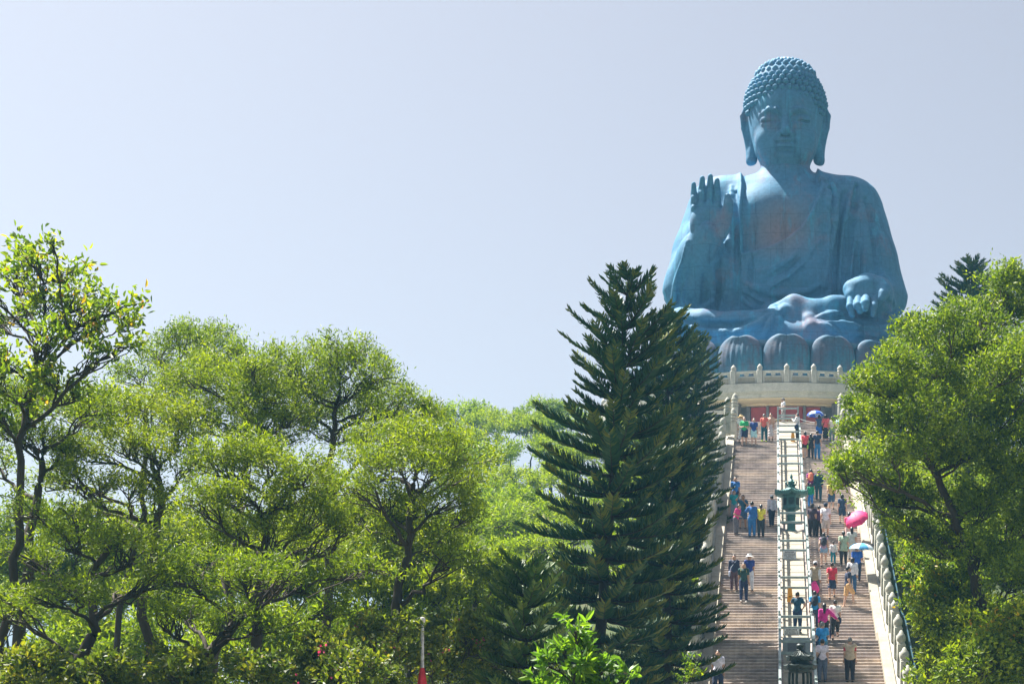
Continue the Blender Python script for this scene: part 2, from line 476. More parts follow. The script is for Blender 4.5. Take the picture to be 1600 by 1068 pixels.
    thick = .34*smooth01((sdp+.05)/.22) + .10*np.exp(-((sdp-.22)/.16)**2)
    thick = thick*np.clip((Z2-4.8)/1.5, 0, 1)
    front = smooth01((1.6-G.ax[1])/1.5)
    G.D -= (thick[:,None,:]*front[None,:,None]).astype(np.float32)
    # vertical stole edge on the left of the chest
    # folds: raised cords laid on the cloth, given in photo pixels
    def fold(pl, r, k=.13, sub=False, off=0.0, n=5):
        P = []
        for i in range(len(pl)-1):
            for q in range(n):
                t = q/n; P.append((pl[i][0]*(1-t)+pl[i+1][0]*t, pl[i][1]*(1-t)+pl[i+1][1]*t))
        P.append(pl[-1]); pts3 = []
        for u, v in P:
            yy = -3.0
            for _ in range(3):
                x3, _, z3 = L(u, v, yy); f = G.front_y(x3, z3)
                if f is None: break
                yy = f
            if pts3 and abs(yy-pts3[-1][1]) > .7:
                yy = pts3[-1][1]; x3, _, z3 = L(u, v, yy)
            pts3.append((x3, yy+off, z3))
        r = r*(1.9 if sub else 1.75); m = len(pts3); rr = [r*(.35+.65*math.sin(math.pi*(i+.6)/(m+.2))) for i in range(m)]
        G.poly(pts3, rr, k, sub)
    F2 = fold
    # stole left of chest, chest-side folds
    F2([(1320,300),(1313,360),(1309,420),(1308,470)], .26, .2, sub=True); F2([(1170,470),(1172,430),(1174,400)], .10, sub=True)
    F2([(1352,310),(1362,345),(1368,390),(1370,430)], .16, sub=True); F2([(1326,330),(1330,380),(1328,440)], .13)
    F2([(1256,380),(1236,405),(1208,420),(1176,425)], .12); F2([(1250,400),(1228,420),(1200,434)], .10, sub=True)
    F2([(1143,292),(1141,330),(1144,380),(1143,430),(1142,478)], .20)
    F2([(1150,300),(1152,360),(1152,430),(1152,480)], .12, sub=True)
    F2([(1133,392),(1134,430),(1133,478)], .16)
    F2([(1126,396),(1128,440),(1126,480)], .14, sub=True)
    # sweeping folds over the belly
    F2([(1282,375),(1262,412),(1235,434),(1205,448),(1172,452)], .17)
    F2([(1278,385),(1258,418),(1232,440),(1204,453)], .12, sub=True)
    F2([(1280,445),(1262,455),(1235,460),(1205,458),(1176,448),(1160,438)], .17)
    F2([(1162,455),(1180,470),(1205,477),(1230,478)], .17); F2([(1160,466),(1176,478),(1196,484)], .16)
    F2([(1162,460),(1184,476),(1212,483)], .10, sub=True)
    F2([(1300,455),(1285,468),(1262,476)], .14)
    # shoulder cloth and falling folds on the right
    F2([(1283,270),(1292,295),(1298,340),(1294,400),(1288,450)], .20)
    F2([(1287,280),(1302,300),(1303,350),(1297,420)], .12, sub=True)
    F2([(1296,272),(1304,300),(1305,345),(1299,390)], .15)
    F2([(1334,285),(1330,310),(1322,345),(1317,400),(1313,450),(1312,470)], .22)
    F2([(1338,290),(1335,320),(1327,360),(1321,420),(1318,465)], .20, sub=True)
    F2([(1348,330),(1353,370),(1352,420),(1345,460)], .14); F2([(1362,350),(1369,400),(1374,450)], .13)
    F2([(1340,380),(1338,430),(1331,470)], .13, sub=True); F2([(1378,420),(1386,455),(1398,476)], .14)
    F2([(1370,440),(1380,460),(1396,480)], .12, sub=True)
    # left sleeve folds
    F2([(1081,352),(1083,385),(1086,420),(1083,455),(1073,487)], .30, .3)
    F2([(1076,372),(1070,410),(1060,440),(1054,470),(1056,486)], .22)
    F2([(1079,395),(1074,425),(1070,455),(1066,486)], .20); F2([(1078,400),(1077,430),(1070,470)], .16, sub=True)
    F2([(1072,390),(1064,430),(1060,470)], .14, sub=True)
    F2([(1139,372),(1132,400),(1128,440),(1127,482)], .24)
    F2([(1112,420),(1114,450),(1110,484)], .15); F2([(1100,430),(1101,460),(1098,484)], .14, sub=True)
    F2([(1120,415),(1122,450),(1120,482)], .13, sub=True)
    F2([(1090,485),(1104,478),(1114,470)], .16)
    # lap cloth
    F2([(1066,488),(1090,499),(1122,504),(1158,502),(1190,494),(1212,486)], .24)
    F2([(1072,500),(1100,508),(1140,509),(1180,502)], .18, sub=True)
    F2([(1075,510),(1110,519),(1150,520),(1185,508),(1206,494)], .18)
    F2([(1200,492),(1190,508),(1178,526)], .17); F2([(1210,492),(1200,512),(1190,530)], .15); F2([(1217,490),(1216,506)], .14)
    F2([(1203,490),(1196,508),(1184,528)], .10, sub=True)
    F2([(1195,483),(1203,489),(1212,486)], .32, .15); F2([(1207,484),(1213,492)], .30, .12); F2([(1222,482),(1227,490)], .28, .12)
    F2([(1276,498),(1300,493),(1330,492)], .22); F2([(1280,503),(1310,507),(1345,513)], .20)
    F2([(1278,507),(1296,515),(1312,524)], .20); F2([(1345,513),(1370,514),(1392,508)], .14)
    F2([(1285,498),(1320,500),(1350,504)], .14, sub=True)
    F2([(1385,500),(1400,490),(1408,484)], .14); F2([(1330,522),(1370,524),(1400,518)], .16)
    return G.nets()

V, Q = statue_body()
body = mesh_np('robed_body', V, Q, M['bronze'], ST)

def statue_head():
    G = Field((-4.0,-4.2,14.6), (4.0,4.2,25.6), .072)
    G.ell((0,.35,20.9), (2.98,3.05,3.55), 0)
    G.ell((0,-.55,19.2), (2.62,2.35,3.0), .6)
    G.ell((0,-.75,17.75), (2.12,1.95,1.5), .7)
    G.ell((0,-2.2,16.95), (.85,.55,.5), .5)
    for s in (-1,1):
        G.ell((1.3*s,-1.75,18.25), (.95,.85,.95), .5)
        G.ell((.95*s,-1.95,17.2), (.9,.7,.7), .6)
    G.cap((0,-.3,14.4), (0,-.5,17.4), 2.05, 1.85, k=.35)
    G.ell((0,-1.2,16.6), (1.5,1.2,.55), .35)                      # soft fold under the chin
    # forehead, brows, eye sockets
    G.ell((0,-1.55,20.9), (2.05,1.25,1.25), .6)
    for s in (-1,1):
        G.ell((1.12*s,-3.02,19.72), (.85,.42,.34), .45, sub=True)
        G.ell((1.12*s,-2.28,19.60), (.82,.46,.46), .12)           # lid
        G.poly([(.32*s,-2.82,19.95), (.75*s,-2.90,20.22), (1.3*s,-2.70,20.30), (1.95*s,-2.22,20.05)], [.07,.075,.07,.04], .34)
        G.poly([(.42*s,-2.78,19.40), (1.1*s,-2.78,19.36), (1.85*s,-2.36,19.46)], [.12,.17,.12], .03, sub=True)   # lowered gaze
        G.poly([(.45*s,-2.62,19.28), (1.1*s,-2.66,19.22), (1.8*s,-2.3,19.32)], [.10,.11,.08], .15)
    # nose
    G.poly([(0,-2.72,20.0), (0,-2.98,19.3), (0,-3.28,18.58)], [.17,.23,.36], .3)
    for s in (-1,1):
        G.ell((.42*s,-2.95,18.42), (.30,.34,.25), .16)
        G.ell((.24*s,-3.12,18.22), (.13,.18,.10), .05, sub=True)
    # mouth
    G.ell((0,-2.62,17.78), (1.0,.42,.55), .4)
    G.poly([(-.98,-2.62,17.90), (-.45,-2.98,17.90), (-.12,-3.06,17.96), (0,-3.06,17.92), (.12,-3.06,17.96), (.45,-2.98,17.90), (.98,-2.62,17.90)],
           [.06,.13,.15,.14,.15,.13,.06], .06)
    G.poly([(-.75,-2.75,17.62), (-.3,-2.98,17.52), (.3,-2.98,17.52), (.75,-2.75,17.62)], [.08,.18,.18,.08], .08)
    G.poly([(-1.02,-2.70,17.90), (-.5,-3.04,17.76), (0,-3.12,17.77), (.5,-3.04,17.76), (1.02,-2.70,17.90)], [.05,.075,.075,.075,.05], .03, sub=True)
    G.ell((0,-2.98,17.2), (.7,.30,.17), .15, sub=True)
    G.poly([(-.42,-2.98,18.25),(-.0,-3.0,18.2),(.42,-2.98,18.25)], .04, .1, sub=True)
    # hair mass
    H = Field((-4.0,-4.2,14.6), (4.0,4.2,25.6), .072)
    H.ell((0,.5,21.2), (3.05,3.1,3.35), 0); H.ell((0,.55,23.4), (2.3,2.3,1.42), .8)
    x, y, z = H.grid((slice(None),)*3)
    # the hair lies above an arched hairline, and behind the ears
    line = 21.75-.30*np.abs(x)**1.2-.62*np.clip(np.abs(x)-1.75, 0, 9)**1.6
    cut = np.where(y < .3, line-z, -1.0); cut = np.maximum(cut, 18.3-z)
    H.D = np.maximum(H.D, cut.astype(np.float32))
    G.D = np.minimum(G.D, H.D)
    # long ears
    for s in (-1,1):
        G.poly([(2.72*s,.1,21.2), (3.12*s,.35,21.35), (3.40*s,.5,20.8), (3.32*s,.5,19.9), (3.05*s,.45,18.8), (2.90*s,.35,17.9), (2.84*s,.3,17.2)], [.12,.17,.19,.18,.18,.2,.22], .08)
        G.poly([(2.75*s,.5,20.9), (2.75*s,.5,19.5), (2.68*s,.45,18.4)], [.35,.38,.3], .2)
        G.poly([(2.62*s,-.15,20.2), (2.62*s,-.1,19.3), (2.55*s,0,18.2), (2.52*s,.1,17.3)], [.15,.17,.17,.25], .1)
        G.poly([(2.60*s,.2,18.3),(2.66*s,.2,17.35)], [.30,.42], .2)
    # neck rings
    for zz, rr in ((16.05,2.0),(15.35,2.12)):
        G.poly([(rr*math.sin(a), -.38-rr*math.cos(a)*.98, zz+.12*math.cos(a)) for a in np.linspace(-1.7,1.7,15)], .06, .12, sub=True)
    return G.nets()
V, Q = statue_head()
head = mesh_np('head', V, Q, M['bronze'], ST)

def ico(sub=1):
    import bmesh
    bm = bmesh.new(); bmesh.ops.create_icosphere(bm, subdivisions=sub, radius=1.0)
    V = np.array([v.co[:] for v in bm.verts]); F_ = np.array([[v.index for v in f.verts] for f in bm.faces]); bm.free()
    return V, F_
# snail-shell curls in rows over the hair
Vc, Fc = ico(2)
tip = np.clip(Vc[:,2], 0, 1)
ang = np.arctan2(Vc[:,1], Vc[:,0])
rr = 1+.10*np.sin(ang*1+tip*9)*(1-tip)
Vc = np.stack([Vc[:,0]*rr, Vc[:,1]*rr, Vc[:,2]*(1+.35*tip**3)], 1)
curl0 = None; ncurl = 0; rng = random.Random(3)
rows = 15
for r_i in range(rows):
    th = math.radians(8)+r_i*.128*1.03
    rad_s = 3.05*math.sin(th)
    n = max(1, int(round(2*math.pi*rad_s/.53)))
    for q in range(n):
        ph = 2*math.pi*(q+.5*(r_i%2))/n
        # point on the hair shape
        dx, dy, dz = math.sin(th)*math.sin(ph), -math.sin(th)*math.cos(ph), math.cos(th)
        x, y, z = 3.05*dx, .5+3.1*dy, 21.2+3.35*dz
        b2 = (x/2.3)**2+((y-.55)/2.3)**2
        if b2 < 1 and z > 22.5: z = max(z, 23.4+1.42*math.sqrt(1-b2)*.98)
        line = 21.75-.30*abs(x)**1.2-.62*max(abs(x)-1.75, 0)**1.6
        if y < .1 and z < line+.12: continue
        if y >= .1 and z < 19.6: continue
        if abs(x) > 2.6 and z < 21.3 and -.1 < y < 1.2: continue
        nn = Vector((x/3.05**2, (y-.5)/3.1**2, (z-21.2)/3.35**2)).normalized()
        if z > 23.3: nn = (nn+Vector((0,0,.5))).normalized()
        if ncurl >= 300: continue
        if curl0 is None:
            curl0 = mesh_np('hair_curl', Vc, Fc, M['bronze'], head); o = curl0
        else:
            o = bpy.data.objects.new('hair_curl', curl0.data); COL.objects.link(o); o.parent = head
        o.location = (x, y, z)
        o.rotation_mode = 'QUATERNION'; o.rotation_quaternion = nn.to_track_quat('Z', 'Y') @ Vector((0,0,1)).rotation_difference(Vector((0,0,1)))
        sc = .275*rng.uniform(.93, 1.07); o.scale = (sc, sc, sc)
        ncurl += 1
mb = MB(); mb.lathe([(1.15,24.55),(1.1,24.85),(.9,25.02),(.55,25.12),(.15,25.16)], 24, (0,.5,0))
mb.build('crown_jewel', M['white_stone'], head, True)
tilt = math.radians(4.5); piv = Vector((0, 0, 16.6)); Rm = Matrix.Rotation(tilt, 3, 'X')     # the face inclines towards the stairs
head.rotation_euler = (tilt, 0, 0); head.location = piv-Rm@piv+Vector((0, .12, -.10))

def raised_hand():
    G = Field((-8.6,-6.6,8.0), (-2.8,-3.2,15.2), .07)
    y = -5.0
    P = lambda u, v, yy=y: L(u, v, yy)
    G.cap(P(1103,385,-4.5), P(1104,366,-4.8), .98, .95, k=.3)
    # palm
    G.ell(P(1108,350), (1.28,.62,1.25), .4); G.ell(P(1108,334,-5.0), (1.35,.5,.9), .4)
    G.ell(P(1126,352,-5.25), (.72,.6,1.05), .4)                   # ball of the thumb
    G.ell(P(1090,352,-5.2), (.6,.5,1.0), .4)
    G.ell(P(1109,343,-5.85), (.62,.32,.75), .3, sub=True)         # hollow of the palm
    for b, t, r, fw in (((1084,330),(1083.5,288),.25,-.05), ((1095,325),(1097,279),.28,-.1), ((1108,323),(1109.5,276),.285,-.1), ((1121,326),(1120,282),.265,-.02)):
        q = lambda k, dy: P(b[0]+(t[0]-b[0])*k, b[1]+(t[1]-b[1])*k, y+dy)
        G.poly([q(-.12,0), q(.32,-.05), q(.66,-.08), q(1.0,-.22+fw)], [r*1.12, r*1.05, r*.98, r*.72], .05)
        G.ell(q(.12,-.28), (r*.9,.2,r*1.0), .1)
        G.ell(q(.50,-.28), (r*.85,.16,r*.8), .1)
    G.poly([P(1130,352,-5.2), P(1136,332,-5.5), P(1138,318,-5.6), P(1136.5,307,-5.65)], [.55,.40,.34,.24], .2)
    return G.nets()
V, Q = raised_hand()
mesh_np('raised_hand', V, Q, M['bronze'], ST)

def knee_hand():
    G = Field((3.8,-9.8,1.8), (8.8,-5.0,7.4), .07)
    P = lambda u, v, yy: L(u, v, yy)
    G.ell(P(1352,452,-7.0), (1.55,.95,.85), .4, rot=[[1,0,0],[0,.8,-.6],[0,.6,.8]])
    G.poly([P(1330,452,-6.9), P(1352,447,-6.7), P(1374,449,-6.7)], [.62,.75,.72], .4)
    G.poly([P(1330,462,-7.4), P(1352,463,-7.5), P(1372,461,-7.3)], [.50,.50,.50], .35)
    G.ell(P(1356,449,-8.1), (.8,.35,.5), .4, sub=True)
    G.cap(P(1354,450,-6.6), (6.1,-5.6,4.9), .9, 1.0, k=.5)
    for pts, r in ((((1329,464,-7.5),(1327,479,-8.2),(1331,492,-8.3)), .30), (((1340,466,-7.7),(1339,477,-8.5),(1343,486,-8.6)), .32),
                   (((1352,466,-7.8),(1351,474,-8.7),(1351,482,-8.8)), .34), (((1366,465,-7.6),(1364,479,-8.2),(1363,491,-8.3)), .30)):
        G.poly([P(*p) for p in pts], [r*1.0, r*.92, r*.72], .05)
        G.ell(P(*pts[1]), (r*.95,r*.9,r*.92), .06)
    G.poly([P(1374,448,-6.9), P(1381,452,-7.4), P(1379,460,-7.9), P(1377,465,-8.1)], [.52,.44,.38,.28], .2)
    return G.nets()
V, Q = knee_hand()
mesh_np('resting_hand', V, Q, M['bronze'], ST)

# ------------------------------------------------------------------ lotus throne
LT = empty('lotus_throne', (AX, 130.0, 27.7), 0, 'round bronze lotus throne of broad upright petals under the seated statue', 'throne')
mb = MB(); mb.lathe([(11.0,-.0),(11.0,1.5),(11.5,2.6),(11.95,3.5),(12.1,3.75),(12.1,3.93),(11.9,3.98),(8.0,3.98)], 96)
mb.build('drum', M['bronze'], LT, True)
def petal(w, h, fr):
    nu, nv = 28, 26; V = []; Fq = []
    for side in (0, 1):
        for j in range(nv+1):
            v = j/nv
            for i in range(nu+1):
                u = 2*i/nu-1
                wid = w*(.86+.14*math.sin(min(v/.45,1)*math.pi/2)) * (1-max(0,(v-.42)/.58)**3.2)**.5 if v < 1 else 0
                wid = max(wid, .02)
                zz = h*v + .0
                notch = 0.0
                bulge = .80*math.sin(math.pi*min(1, v*.9+.12))*(1-u*u*.75) + .28*smooth01(np.array((v-.8)/.2)).item()*(1-u*u)
                rib = .085*math.cos(u*26)*(1-abs(u))*math.sin(math.pi*v)**1.0 if abs(u) < .62 and v < .85 else 0
                seam = -.07*math.exp(-(u/.04)**2)*(v > .2)
                yy = -(bulge+rib+seam) if side == 0 else .25
                if v > .86: zz -= .30*h*(v-.86)*math.exp(-((u*wid/w)/.16)**2)*1.6
                edge = .18*(abs(u)**6)
                V.append((u*wid, yy+edge*(side == 0), zz+notch))
    m = nu+1
    for j in range(nv):
        for i in range(nu):
            a = j*m+i; Fq.append((a, a+1, a+m+1, a+m)); c = a+m*(nv+1); Fq.append((c+m, c+m+1, c+1, c))
    o = m*(nv+1)
    for j in range(nv):
        a = j*m; Fq.append((a+o, a, a+m, a+m+o)); b = a+nu; Fq.append((b, b+o, b+o+m, b+m))
    for i in range(nu):
        a = nv*m+i; Fq.append((a, a+1, a+1+o, a+o))
    return np.array(V), np.array(Fq)
Vp, Qp = petal(1.74, 3.85, 1)
pm = None; NP = 22
for k in range(NP):
    q = 2*math.pi*k/NP
    if math.cos(q) < -.35: continue
    if pm is None: o = mesh_np('petal', Vp, Qp, M['bronze_petal'], LT); pm = o.data
    else: o = link('petal', pm, LT)
    o.location = (12.05*math.sin(q), -12.05*math.cos(q), .55); o.rotation_euler = (math.radians(4), 0, q)
# lower row of petals between them, mostly behind the parapet
for k in range(NP):
    q = 2*math.pi*(k+.5)/NP
    if math.cos(q) < -.1: continue
    o = link('petal', pm, LT); o.location = (11.75*math.sin(q), -11.75*math.cos(q), -.2); o.rotation_euler = (0, 0, q); o.scale = (.9,.7,.9)

# ================================================================== setting: terrain, stairway, altar
# stair profile: (Y, z) of the flights; landings are the flat bits
FL = []            # (y_start, z_start, steps, rise, tread)
def flight(y0, z0, n, rise=.15, tread=.30): FL.append((y0, z0, n, rise, tread)); return y0+n*tread, z0+n*rise
Yb, Zb = 52.4, -1.6
y_, z_ = flight(Yb, Zb, 46); 
y_, z_ = flight(y_+1.0, z_, 43, .15, .30)
y_, z_ = flight(y_+1.5, z_, 20, .15, .30)
y_, z_ = flight(y_+.9, z_, 38, .15, .30)
LAND_Y, LAND_Z = y_, z_
y_, z_ = flight(y_+1.4, z_, 14, .16, .28)
PLAT_Y, PLAT_Z = y_, z_
def stair_z(Y):
    if Y < Yb: return Zb
    z = Zb
    for (a, z0, n, r, t) in FL:
        if Y < a: return z
        k = min(n, int((Y-a)/t)+1)
        z = z0+k*r
        if Y < a+n*t: return z
    return z
def stair_slope_z(Y):
    """straight line under the noses"""
    pts = [(0, Zb), (Yb, Zb)]
    for (a, z0, n, r, t) in FL: pts += [(a, z0), (a+n*t, z0+n*r)]
    pts.append((400, PLAT_Z))
    return float(np.interp(Y, [p[0] for p in pts], [p[1] for p in pts]))
def y_from_row(row):
    """where a foot at this photo row stands on the flights"""
    best = None
    for Y in np.arange(54.0, 108.0, .05):
        z = stair_z(Y)
        r = PY0-F_PX*z/Y
        if r <= row: return float(Y)
    return 108.0

XL0, XL1, XR0, XR1 = AX-3.38, AX-.75, AX+.75, AX+3.38      # the two lanes
STW = empty('stairway', (0,0,0), 0); tag(STW, kind='structure')
def step_mesh(w, rise, tread):
    """one block: face, worn rounded nose, tread"""
    mb = MB(); n = .045
    prof = [(0,0), (0,rise-n), (.008,rise-n*.35), (n,rise), (tread+.05,rise), (tread+.05,0)]
    V = [(x, y, z) for x in (0,w) for (y,z) in prof]; m = len(prof)
    Fs = [tuple(range(m))[::-1], tuple(range(m,2*m))]+[(i,(i+1)%m,m+(i+1)%m,m+i) for i in range(m)]
    mb.add(V, Fs); return mb.mesh('step', M['step'])
rs = random.Random(5)
cache = {}; nstep = 0
for fi, (a, z0, n, r, t) in enumerate(FL):
    for k in range(n):
        for (xa, xb) in ((XL0, XL1), (XR0, XR1)):
            key = (round(xb-xa,3), r, t)
            if key not in cache: cache[key] = step_mesh(xb-xa, r, t)
            o = link('step', cache[key], STW); o.location = (xa+rs.uniform(-.004,.004), a+k*t+rs.uniform(-.006,.006), z0+k*r+rs.uniform(-.003,.003)); nstep += 1
# landings and mass under the stair
mb = MB(); Z_UNDER = -4
ends = []
for i, (a, z0, n, r, t) in enumerate(FL):
    ye, ze = a+n*t, z0+n*r
    nxt = FL[i+1][0] if i+1 < len(FL) else ye+2
    mb.box(XL0, XL1, ye+.055, nxt+.2, ze-.3, ze-.004); mb.box(XR0, XR1, ye+.055, nxt+.2, ze-.3, ze-.004)
mb.build('landing', M['step'], STW)

# central ramp of pale slabs, a little above the stair line
SLAB = MB().bbox(-.52, .52, 0, .86, -.10, 0, .012).mesh('slab', M['cream_stone'])
yy = 60.9
while yy < PLAT_Y-.6:
    z1 = stair_slope_z(yy)+.22; z2 = stair_slope_z(yy+.9)+.22
    if not (81.2 < yy+.45 < 83.5):
        o = link('slab', SLAB, STW); o.location = (AX-.02, yy, z1); o.rotation_euler = (math.atan2(z2-z1, .9), 0, 0)
        o.scale = (1, math.hypot(z2-z1,.9)/.9, 1)
    yy += .9
mb = MB()
for i, (a, z0, n, r, t) in enumerate(FL):
    ye, ze = a+n*t, z0+n*r; nxt = FL[i+1][0] if i+1 < len(FL) else ye+1
    for (p, q, zp, zq) in ((a, ye, z0, ze), (ye, nxt, ze, ze)):
        for (xa, xb) in ((XL1, XR0),):
            mb.add([(xa,p,-4),(xb,p,-4),(xb,p,zp+.08),(xa,p,zp+.08),(xa,q,-4),(xb,q,-4),(xb,q,zq+.08),(xa,q,zq+.08)],
                   [(0,1,2,3),(5,4,7,6),(3,2,6,7),(1,5,6,2),(4,0,3,7)])
mb.build('ramp_bed', M['step'], STW)

# sloping side kerbs
def kerb(x0, x1, top):
    mb = MB()
    pts = []
    for i, (a, z0, n, r, t) in enumerate(FL): pts += [(a, z0), (a+n*t, z0+n*r)]
    pts = [p for p in pts if p[0] < LAND_Y+.1]
    for (p, q) in zip(pts[:-1], pts[1:]):
        mb.add([(x0,p[0],-4),(x1,p[0],-4),(x1,p[0],p[1]+top),(x0,p[0],p[1]+top),(x0,q[0],-4),(x1,q[0],-4),(x1,q[0],q[1]+top),(x0,q[0],q[1]+top)],
               [(0,1,2,3),(5,4,7,6),(3,2,6,7),(1,5,6,2),(4,0,3,7)])
    return mb
kerb(XR1+.002, XR1+.40, .38).build('kerb', M['cream_stone'], STW)
kerb(XL0-.40, XL0-.002, .38).build('kerb', M['cream_stone'], STW)

# stone balustrades up both sides: posts with lantern shaped finials, rails and panels
def post_mesh(h=1.25, w=.17):
    mb = MB()
    mb.bbox(-w, w, -w, w, 0, h, .025)
    mb.bbox(-w*.8, w*.8, -w*.8, w*.8, h+.001, h+.06, .015)
    mb.lathe([(w*.72,h+.06),(w*1.0,h+.12),(w*1.05,h+.26),(w*.85,h+.36),(w*.55,h+.42),(w*.35,h+.50),(w*.1,h+.53)], 10)
    return mb.mesh('post', M['post_stone'], True)
PM = post_mesh()
for side, xb in ((1, XR1+.66), (-1, XL0-.66)):
    BL = empty('stone_balustrade', (0,0,0), 0, 'mossy stone balustrade of capped posts climbing the %s side of the stairs' % ('right' if side > 0 else 'left'), 'balustrade', 'balustrades beside the stairs')
    ys = np.arange(56.0, LAND_Y-1.0, 1.55)
    for i, Y in enumerate(ys):
        o = link('post', PM, BL); o.location = (xb, Y, stair_slope_z(Y)+.30); o.rotation_euler = (0,0,rs.uniform(-.02,.02))
    for i in range(len(ys)-1):
        y0, y1 = ys[i]+.18, ys[i+1]-.18
        z0, z1 = stair_slope_z(y0)+.3, stair_slope_z(y1)+.3
        mb = MB()
        for (lo, hi, w) in ((.08,.62,.07), (.86,1.02,.10)):
            mb.add([(xb-w,y0,z0+lo),(xb+w,y0,z0+lo),(xb+w,y0,z0+hi),(xb-w,y0,z0+hi),(xb-w,y1,z1+lo),(xb+w,y1,z1+lo),(xb+w,y1,z1+hi),(xb-w,y1,z1+hi)],
                   [(0,1,2,3),(5,4,7,6),(3,2,6,7),(0,4,5,1),(1,5,6,2),(4,0,3,7)])
        mb.build('rail_panel', M['post_stone'], BL)
    mb = kerb(xb-.24, xb+.24, .29); mb.build('plinth', M['white_stone'], BL)
# blue pipe handrail outside the right balustrade
mb = MB(); hp = [(XR1+1.12, Y, stair_slope_z(Y)+1.0) for Y in np.arange(56, 92, 2.0)]
mb.tube(hp, .035, 6)
for p in hp[::2]: mb.tube([(p[0],p[1],p[2]-1.2), p], .03, 6)
M['blue_pipe'] = plain('blue painted pipe', (.02,.07,.10), .4)
tag(mb.build('pipe_handrail', M['blue_pipe'], None, True), 'thin blue pipe handrail outside the right stone balustrade', 'handrail')

# fences along the ramp with paired cross bars
def fence(side):
    x = AX+side*.68
    FN = empty('ramp_fence', (0,0,0), 0, 'pale galvanised fence on the %s edge of the central ramp' % ('right' if side > 0 else 'left'), 'fence', 'fences along the central ramp')
    ys = np.arange(58.6, LAND_Y+1, 1.5)
    pm = MB().bbox(-.045,.045,-.045,.045,0,1.12,.008).mesh('post', M['steel'])
    for Y in ys:
        o = link('post', pm, FN); o.location = (x, Y, stair_slope_z(Y)+.05)
    for hgt, w in ((1.04,.05),(.62,.035)):
        mb = MB()
        for i in range(len(ys)-1):
            a, b = ys[i]+.045, ys[i+1]-.045; za, zb = stair_slope_z(a)+hgt, stair_slope_z(b)+hgt
            mb.add([(x-w,a,za-w),(x+w,a,za-w),(x+w,a,za+w),(x-w,a,za+w),(x-w,b,zb-w),(x+w,b,zb-w),(x+w,b,zb+w),(x-w,b,zb+w)],
                   [(0,1,2,3),(5,4,7,6),(3,2,6,7),(0,4,5,1),(1,5,6,2),(4,0,3,7)])
        mb.build('rail', M['steel'], FN)
fence(-1); fence(1)
GATES = []
def gate(Y, label, h=1.12, z=None):
    z = stair_slope_z(Y)+.05 if z is None else z
    g = empty('barrier_gate', (AX, Y, z), 0, label, 'barrier', 'barriers across the central ramp')
    for s in (-1,1):
        o = MB().bbox(s*.66-.05, s*.66+.05, -.05, .05, 0, h, .008).build('post', M['steel'], g)
    for k, zz in enumerate((h-.12, h-.58)):
        MB().bbox(-.608, .608, -.035, .035, zz-.055, zz+.055, .01).build('bar', M['steel'], g)
    return g
gate(PLAT_Y-4.0, 'tall pale barrier frame at the head of the ramp before the red doors', 1.75, stair_slope_z(PLAT_Y-4.0)+.05)
gate(105.0, 'low barrier across the ramp just below the top landing')
gate(98.2, 'barrier across the ramp above the upper orange floor sign')
gate(93.4, 'barrier across the ramp behind the finial of the green bronze lantern')
gate(80.2, 'barrier across the ramp in front of the green bronze lantern stem')
gate(76.2, 'barrier across the ramp carrying the upper notice board')
gate(71.6, 'barrier across the ramp above the lower orange floor sign')
gate(66.9, 'barrier across the ramp carrying the lower notice board')
gate(63.6, 'lowest barrier across the ramp behind the dark incense burner')

def notice(Y, z, label, w=.62, h=.42):
    b = empty('notice_board', (AX-.17, Y-.07, z), 0, label, 'sign', 'notice boards on the ramp barriers')
    MB().bbox(-w/2, w/2, -.012, .012, -h/2, h/2, .005).build('panel', M['board'], b)
    MB().box(-w/2-.015, w/2+.015, .013, .02, -h/2-.015, h/2+.015).build('frame', M['steel'], b)
    mb = MB(); r = random.Random(int(Y))
    rows_ = [(.30,.06,.72),(.14,.035,.9),(.02,.035,.86),(-.10,.035,.9),(-.22,.035,.5),(-.34,.03,.8)]
    for zz, hh, ww in rows_:
        x = -w*ww/2
        while x < w*ww/2-.02:
            cw = hh*r.uniform(.75,1.0)
            mb.box(x, x+cw*.8, -.0155, -.0125, zz*h, zz*h+hh*r.uniform(.75,1)); x += cw*1.1
            if r.random() < .1: x += cw
    mb.build('lettering', M['ink'], b)
notice(66.85, stair_slope_z(66.9)+.34, 'small white notice board with black writing on the lower barrier')
notice(76.15, stair_slope_z(76.2)+.34, 'small white notice board with faint writing on the upper barrier')
def floor_sign(Y, x, label):
    z = stair_slope_z(Y)+.22
    s = empty('floor_sign', (x, Y, z), 0, label, 'floor sign', 'orange floor signs')
    for sg in (-1,1):
        mb = MB(); mb.add([(-.14,sg*.14-.01,0),(.14,sg*.14-.01,0),(.08,sg*.02-.01,.62),(-.08,sg*.02-.01,.62),(-.14,sg*.14+.01,0),(.14,sg*.14+.01,0),(.08,sg*.02+.01,.62),(-.08,sg*.02+.01,.62)],
               [(0,1,2,3),(5,4,7,6),(3,2,6,7),(0,4,5,1),(1,5,6,2),(4,0,3,7)])
        mb.build('board', M['orange'], s)
    MB().box(-.06,.06,-.115,-.112,.22,.25).build('lettering', M['ink'], s)
floor_sign(70.9, AX-.20, 'orange folding floor sign standing on the ramp near the man in dark blue')
floor_sign(98.9, AX+.25, 'orange folding floor sign standing high on the ramp below the landing')

